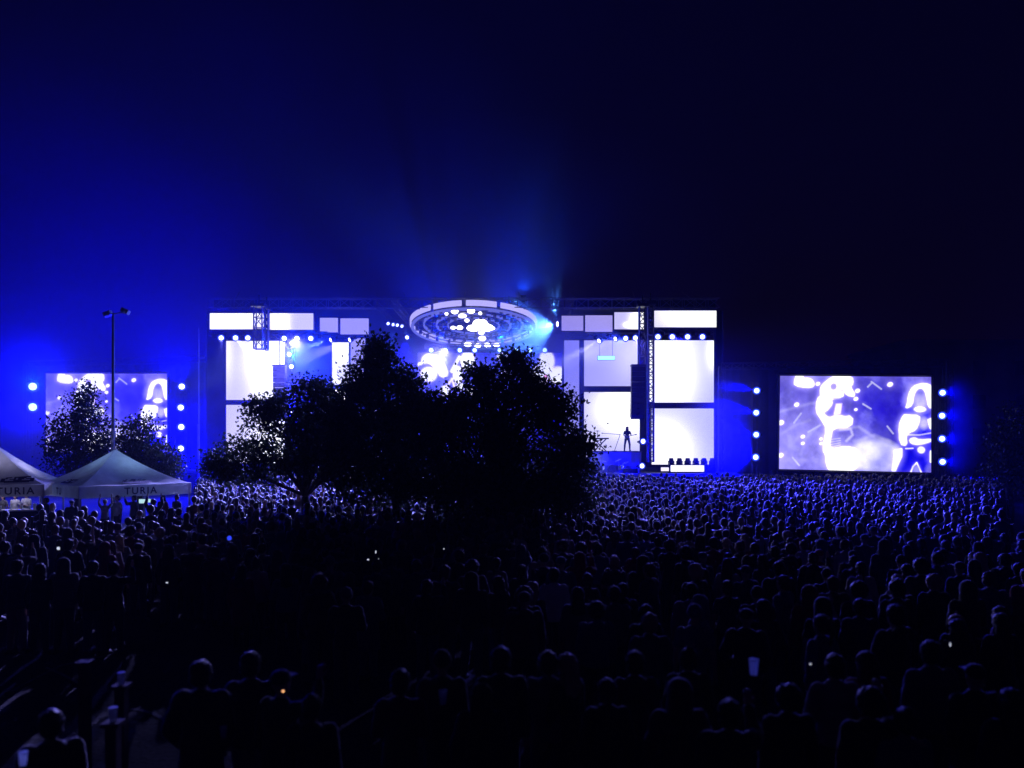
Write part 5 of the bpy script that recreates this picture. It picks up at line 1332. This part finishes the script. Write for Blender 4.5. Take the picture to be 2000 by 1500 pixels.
M['cup_lit'] = mat('lit_cup_plastic', (0.82, 0.92, 1.0), .3, trans=.85)  # caught light put into the colour: whiter, more translucent copy of the cup plastic
for (px, py, Y, lab, s) in ((1472, 1318, 7.6, 'bright bluish cup held high at lower right', 1.2), (865, 1375, 8.0, 'white cup held before the chest of the rim-lit figure', 1.1), (436, 1440, 7.5, 'pale cup at the hip of the lone coated figure', .8), (45, 1496, 6.4, 'pale cup held low at the bottom left corner', .9)):
    c_ = cup(W(px, py, Y), lab, s); c_.material_slots[0].link = 'OBJECT'; c_.material_slots[0].material = M['cup_lit']

# crowd rows: individual people, nearest rows first
rows = []; Yr = 10.3; r_ = 0; N_IND = 0
hk = ['short', 'short', 'short', 'long', 'long', 'bun', 'pony', 'cap', 'beanie', 'hood', 'curly']
sk = ['jacket', 'jacket', 'hoodie', 'coat', 'shirt']
tk = ['black', 'black', 'navy', 'grey', 'olive', 'brown', 'black', 'navy', 'red', 'beige', 'denim']
ak = ['down', 'down', 'pockets', 'crossed', 'cup', 'down', 'phone']
occupied = list(taken); crowd_next = None
TRUNKS = [(W(597, 0, 31).x, 31), (W(775, 0, 28).x, 28), (W(962, 0, 27).x, 27)]
def left_edge(Y):
    # the crowd's left boundary (photo columns) opens up as it nears the camera
    return 1180 if Y < 11 else 1000 if Y < 12.4 else 600 if Y < 14.5 else 455 if Y < 17.1 else -40 if Y < 28 else 392
MAXI = 238
while N_IND < MAXI:
    x = PX(left_edge(Yr), Yr) + random.uniform(0, .5); xe = PX(2010, Yr); c_ = 0; items = []
    while x < xe and N_IND < MAXI:
        xx = x + random.uniform(-.12, .12); yy = Yr + random.uniform(-.28, .28)
        if all((xx - a) ** 2 + (yy - b) ** 2 > .30 for a, b in occupied[-120:] + taken):
            hh = random.choice(hk); fem = hh in ('long', 'bun', 'pony'); st = random.choice(sk); tp_ = random.choice(tk); ar = random.choice(ak); hc = random.choice(['dark', 'dark', 'brown', 'blond' if random.random() < .4 else 'brown'])
            if hh in ('cap', 'beanie', 'hood'): look = 'with a %s' % ({'cap': 'cap', 'beanie': 'beanie', 'hood': 'raised hood'}[hh])
            else: look = 'with %s%s' % ((hc + ' ') if hh not in ('bun', 'pony') else '', HAIRWORD[hh])
            g_ = {'jacket': 'jacket', 'hoodie': 'hooded top', 'coat': 'coat', 'shirt': 'shirt'}[st]
            g_ = g_.replace('hooded top', 'hoodie'); lab = 'person %s in %s %s, %s from left in %s crowd row' % (look, tp_, g_, ordw(c_), ordw(r_))
            lab = lab.replace('with a raised hood', 'hooded').replace('with a cap', 'in cap').replace('with a beanie', 'in beanie')
            lab = lab.replace('in cap in', 'in cap and').replace('in beanie in', 'in beanie and')
            person((xx, yy, 0), lab, 'people standing in the crowd', arms=ar, hair=hh, hc=hc, style=st, top=tp_, low=random.choice(['navy', 'black', 'denim', 'black']), rz=random.gauss(0, .42),
                   h=random.gauss(1.66 if fem else 1.75, .05), slim=.9 if fem else 1.0)
            occupied.append((xx, yy)); c_ += 1; N_IND += 1
        x += random.uniform(.62, 1.0)
    if x < xe: crowd_next = (Yr, x)
    Yr += .92; r_ += 1
print('individual people', N_IND, 'rows', r_, 'last row distance', Yr)

# the rest of the crowd as one mass
def crowd_template(arm, hair, seed):
    mb = MB(); P = []
    r = random.Random(seed)
    def part(fn, col):
        n0 = len(mb.v); fn(); P.extend([col] * (len(mb.v) - n0))
    part(lambda: mb.lathe((0, 0, 0), [(.13, .0), (.15, .5), (.17, .88), (.17, 1.02), (.155, 1.15), (.19, 1.3)], 8), 1)
    part(lambda: mb.ball((0, 0, 1.31), (.215, .12, .16), 10, 6), 1)
    part(lambda: mb.tube((0, 0, 1.4), (0, .01, 1.55), .055, .05, 6), 2)
    part(lambda: mb.ball((0, .01, 1.62), (.078, .095, .115), 10, 8), 2)
    e = r.uniform(.008, .03)
    part(lambda: mb.ball((0, -.018, 1.645), (.08 + e, .093 + e, .10 + e), 10, 8), 3)
    if hair == 'long': part(lambda: mb.ball((0, -.075, 1.5), (.085, .05, .17), 8, 6), 3)
    for s in (-1, 1):
        up = arm == 'up' or (arm == 'one' and s == 1)
        if up: part(lambda: (mb.tube((s * .2, 0, 1.38), (s * .27, .08, 1.6), .055, .045, 6), mb.tube((s * .27, .08, 1.6), (s * .2, .12, 1.86), .04, .028, 6), mb.ball((s * .2, .12, 1.9), (.04, .025, .06), 6, 5)), 1)
        else: part(lambda: (mb.tube((s * .21, 0, 1.38), (s * .26, 0, 1.1), .06, .05, 6), mb.tube((s * .26, 0, 1.1), (s * .24, .08, .88), .05, .035, 6)), 1)
    return np.array(mb.v, float), mb.f, np.array(P)
tems = [crowd_template(a, h, i) for i, (a, h) in enumerate((('no', 'short'), ('no', 'long'), ('no', 'short'), ('one', 'short'), ('up', 'short'), ('no', 'long')))]
VV, FF, CC, SM = [], [], [], 0; cnt = 0
cols_top = np.array([(.015, .015, .018), (.02, .028, .07), (.05, .05, .055), (.10, .09, .08), (.25, .24, .24), (.06, .02, .02), (.02, .02, .03), (.03, .03, .03)])
cols_hair = np.array([(.02, .015, .012), (.03, .02, .015), (.08, .045, .025), (.3, .2, .1), (.02, .02, .03)])
loop_idx = []; loop_start = []; ls = 0
Yq = Yr - .92 if crowd_next is None else crowd_next[0]
first = True
while Yq < 57.6:
    x = PX(left_edge(Yq), Yq) if not (first and crowd_next) else crowd_next[1]
    first = False
    xe = PX(1960 if Yq < 54 else 1900, Yq)
    while x < xe:
        xx = x + random.uniform(-.15, .15); yy = Yq + random.uniform(-.3, .3)
        if all((xx - a) ** 2 + (yy - b) ** 2 > .25 for a, b in TRUNKS + taken):
            w = random.random(); ti = 3 if w < .05 else 4 if w < .065 else random.choice((0, 1, 2, 5)); v, f, pid = tems[ti]
            sc = random.gauss(1.0, .062); a = random.gauss(0, .3); ca_, sa_ = math.cos(a), math.sin(a)
            q = v * np.array((sc * random.uniform(.92, 1.12), sc, sc)); q = np.stack([q[:, 0] * ca_ - q[:, 1] * sa_ + xx, q[:, 0] * sa_ + q[:, 1] * ca_ + yy, q[:, 2]], 1)
            VV.append(q); cl = np.ones((len(v), 4), np.float32); tcol = cols_top[random.randrange(8)]; hcol = cols_hair[random.randrange(5)]
            cl[pid == 1, :3] = tcol; cl[pid == 2, :3] = (.36, .24, .18); cl[pid == 3, :3] = hcol; CC.append(cl)
            for fc in f: loop_idx.extend([i + SM for i in fc]); loop_start.append(ls); ls += len(fc)
            SM += len(v); cnt += 1
        x += random.uniform(.42, .85) * (1.0 if math.sin(xx * .9 + 2 * math.sin(yy * .35)) + math.sin(yy * .8 + 1.3 * math.sin(xx * .5)) < .75 else 1.9) * (1.9 if xx < PX(380, Yq) else 1.0)
    Yq += random.uniform(.7, .9)
V3 = np.concatenate(VV); C3 = np.concatenate(CC)
me = D.meshes.new('crowd'); me.vertices.add(len(V3)); me.vertices.foreach_set('co', V3.reshape(-1).astype(np.float32))
me.loops.add(len(loop_idx)); me.loops.foreach_set('vertex_index', np.array(loop_idx, np.int32)); me.polygons.add(len(loop_start)); me.polygons.foreach_set('loop_start', np.array(loop_start, np.int32)); me.update(calc_edges=True)
me.polygons.foreach_set('use_smooth', [True] * len(loop_start))
at = me.color_attributes.new('tone', 'FLOAT_COLOR', 'POINT'); at.data.foreach_set('color', C3.reshape(-1))
mc = D.materials.new('crowd_wear'); mc.use_nodes = True; b_ = mc.node_tree.nodes['Principled BSDF']; b_.inputs['Roughness'].default_value = .5; b_.inputs['Sheen Weight'].default_value = .6; b_.inputs['Sheen Roughness'].default_value = .3
a_ = mc.node_tree.nodes.new('ShaderNodeAttribute'); a_.attribute_name = 'tone'; mc.node_tree.links.new(a_.outputs['Color'], b_.inputs['Base Color']); me.materials.append(mc)
tag(link('crowd', me), 'dense far crowd of small heads filling the field up to the stage', 'crowd', kind='stuff'); print('mass crowd', cnt, len(V3))

# ================================================================== SMOKE and HAZE
def smoke_mat(name, col, dens, nscale, contrast):
    m = D.materials.new(name); m.use_nodes = True; nt = m.node_tree; nt.nodes.clear()
    v = nt.nodes.new('ShaderNodeVolumePrincipled'); o = nt.nodes.new('ShaderNodeOutputMaterial'); v.inputs['Color'].default_value = (*col, 1)
    tc = nt.nodes.new('ShaderNodeTexCoord'); gr = nt.nodes.new('ShaderNodeTexGradient'); gr.gradient_type = 'SPHERICAL'
    nz = nt.nodes.new('ShaderNodeTexNoise'); nz.inputs['Scale'].default_value = nscale; nz.inputs['Detail'].default_value = 3
    mr = nt.nodes.new('ShaderNodeMapRange'); mr.inputs[1].default_value = .35; mr.inputs[2].default_value = .68; mr.inputs[3].default_value = 1 - contrast; mr.inputs[4].default_value = 1
    m1 = nt.nodes.new('ShaderNodeMath'); m1.operation = 'MULTIPLY'; m2 = nt.nodes.new('ShaderNodeMath'); m2.operation = 'MULTIPLY'; m2.inputs[1].default_value = dens
    nt.links.new(tc.outputs['Object'], gr.inputs[0]); nt.links.new(tc.outputs['Object'], nz.inputs['Vector']); nt.links.new(nz.outputs['Fac'], mr.inputs[0])
    nt.links.new(gr.outputs['Fac'], m1.inputs[0]); nt.links.new(mr.outputs[0], m1.inputs[1]); nt.links.new(m1.outputs[0], m2.inputs[0]); nt.links.new(m2.outputs[0], v.inputs['Density']); nt.links.new(v.outputs[0], o.inputs['Volume'])
    return m
def smoke(c, r, m, label):
    mb = MB(); mb.ball((0, 0, 0), (1, 1, 1), 32, 18); o = mb.build('smoke', m, None, True, c); o.scale = r; tag(o, label, 'smoke', kind='stuff'); return o
cy.volume_step_rate = 1.5; cy.volume_max_steps = 96
smoke((-34, 66, 8), (46, 18, 42), smoke_mat('smoke_left', (0.5, 0.5, 1.0), 0.030, 1.6, .5), 'blue-lit smoke drifting over the left stage wing')
smoke((-1, 68, 11), (30, 11, 21), smoke_mat('smoke_centre', (0.5, 0.5, 1.0), 0.036, 1.8, .6), 'stage smoke around the ring and rising above the roof')
smoke((3.0, 63.5, 11.5), (5.0, 3.5, 6.0), smoke_mat('smoke_beam', (0.6, 0.6, 1.0), 0.22, 1.5, .5), 'thick cyan-lit smoke beside the right end of the ring')
smoke((-15.5, 61.5, 9.5), (3.2, 2.0, 4.5), smoke_mat('smoke_bay', (0.6, 0.6, 1.0), 0.16, 1.5, .5), 'blue-lit smoke in the bay between the left video walls')
smoke(W(1848, 835, 54.2), (2.6, 1.6, 4.6), smoke_mat('smoke_halo', (0.5, 0.5, 1.0), 0.05, 1.2, .3), 'smoke added for the blue halo around the lamp column at the far right screen edge')  # added smoke ellipsoid that gives the lamp column its glow
smoke(W(62, 775, 63.4), (5.5, 3.0, 5.5), smoke_mat('smoke_bloom', (0.5, 0.5, 1.0), 0.10, 1.2, .3), 'smoke ball added for the blue bloom around the two far left lamps')  # small dense smoke ball added to stand in for lamp bloom
smoke((16.6, 59.0, 5.2), (4.6, 2.6, 5.0), smoke_mat('smoke_right', (0.5, 0.5, 1.0), 0.25, 1.2, .4), 'smoke patch between the stage and the right giant screen')

hz = MB(); hz.bbox((-120, -8, -1), (125, 125, 51))
o = hz.build('haze', volume_mat('night_haze', (0.45, 0.5, 1.0), 0.0006)); tag(o, kind='stuff')
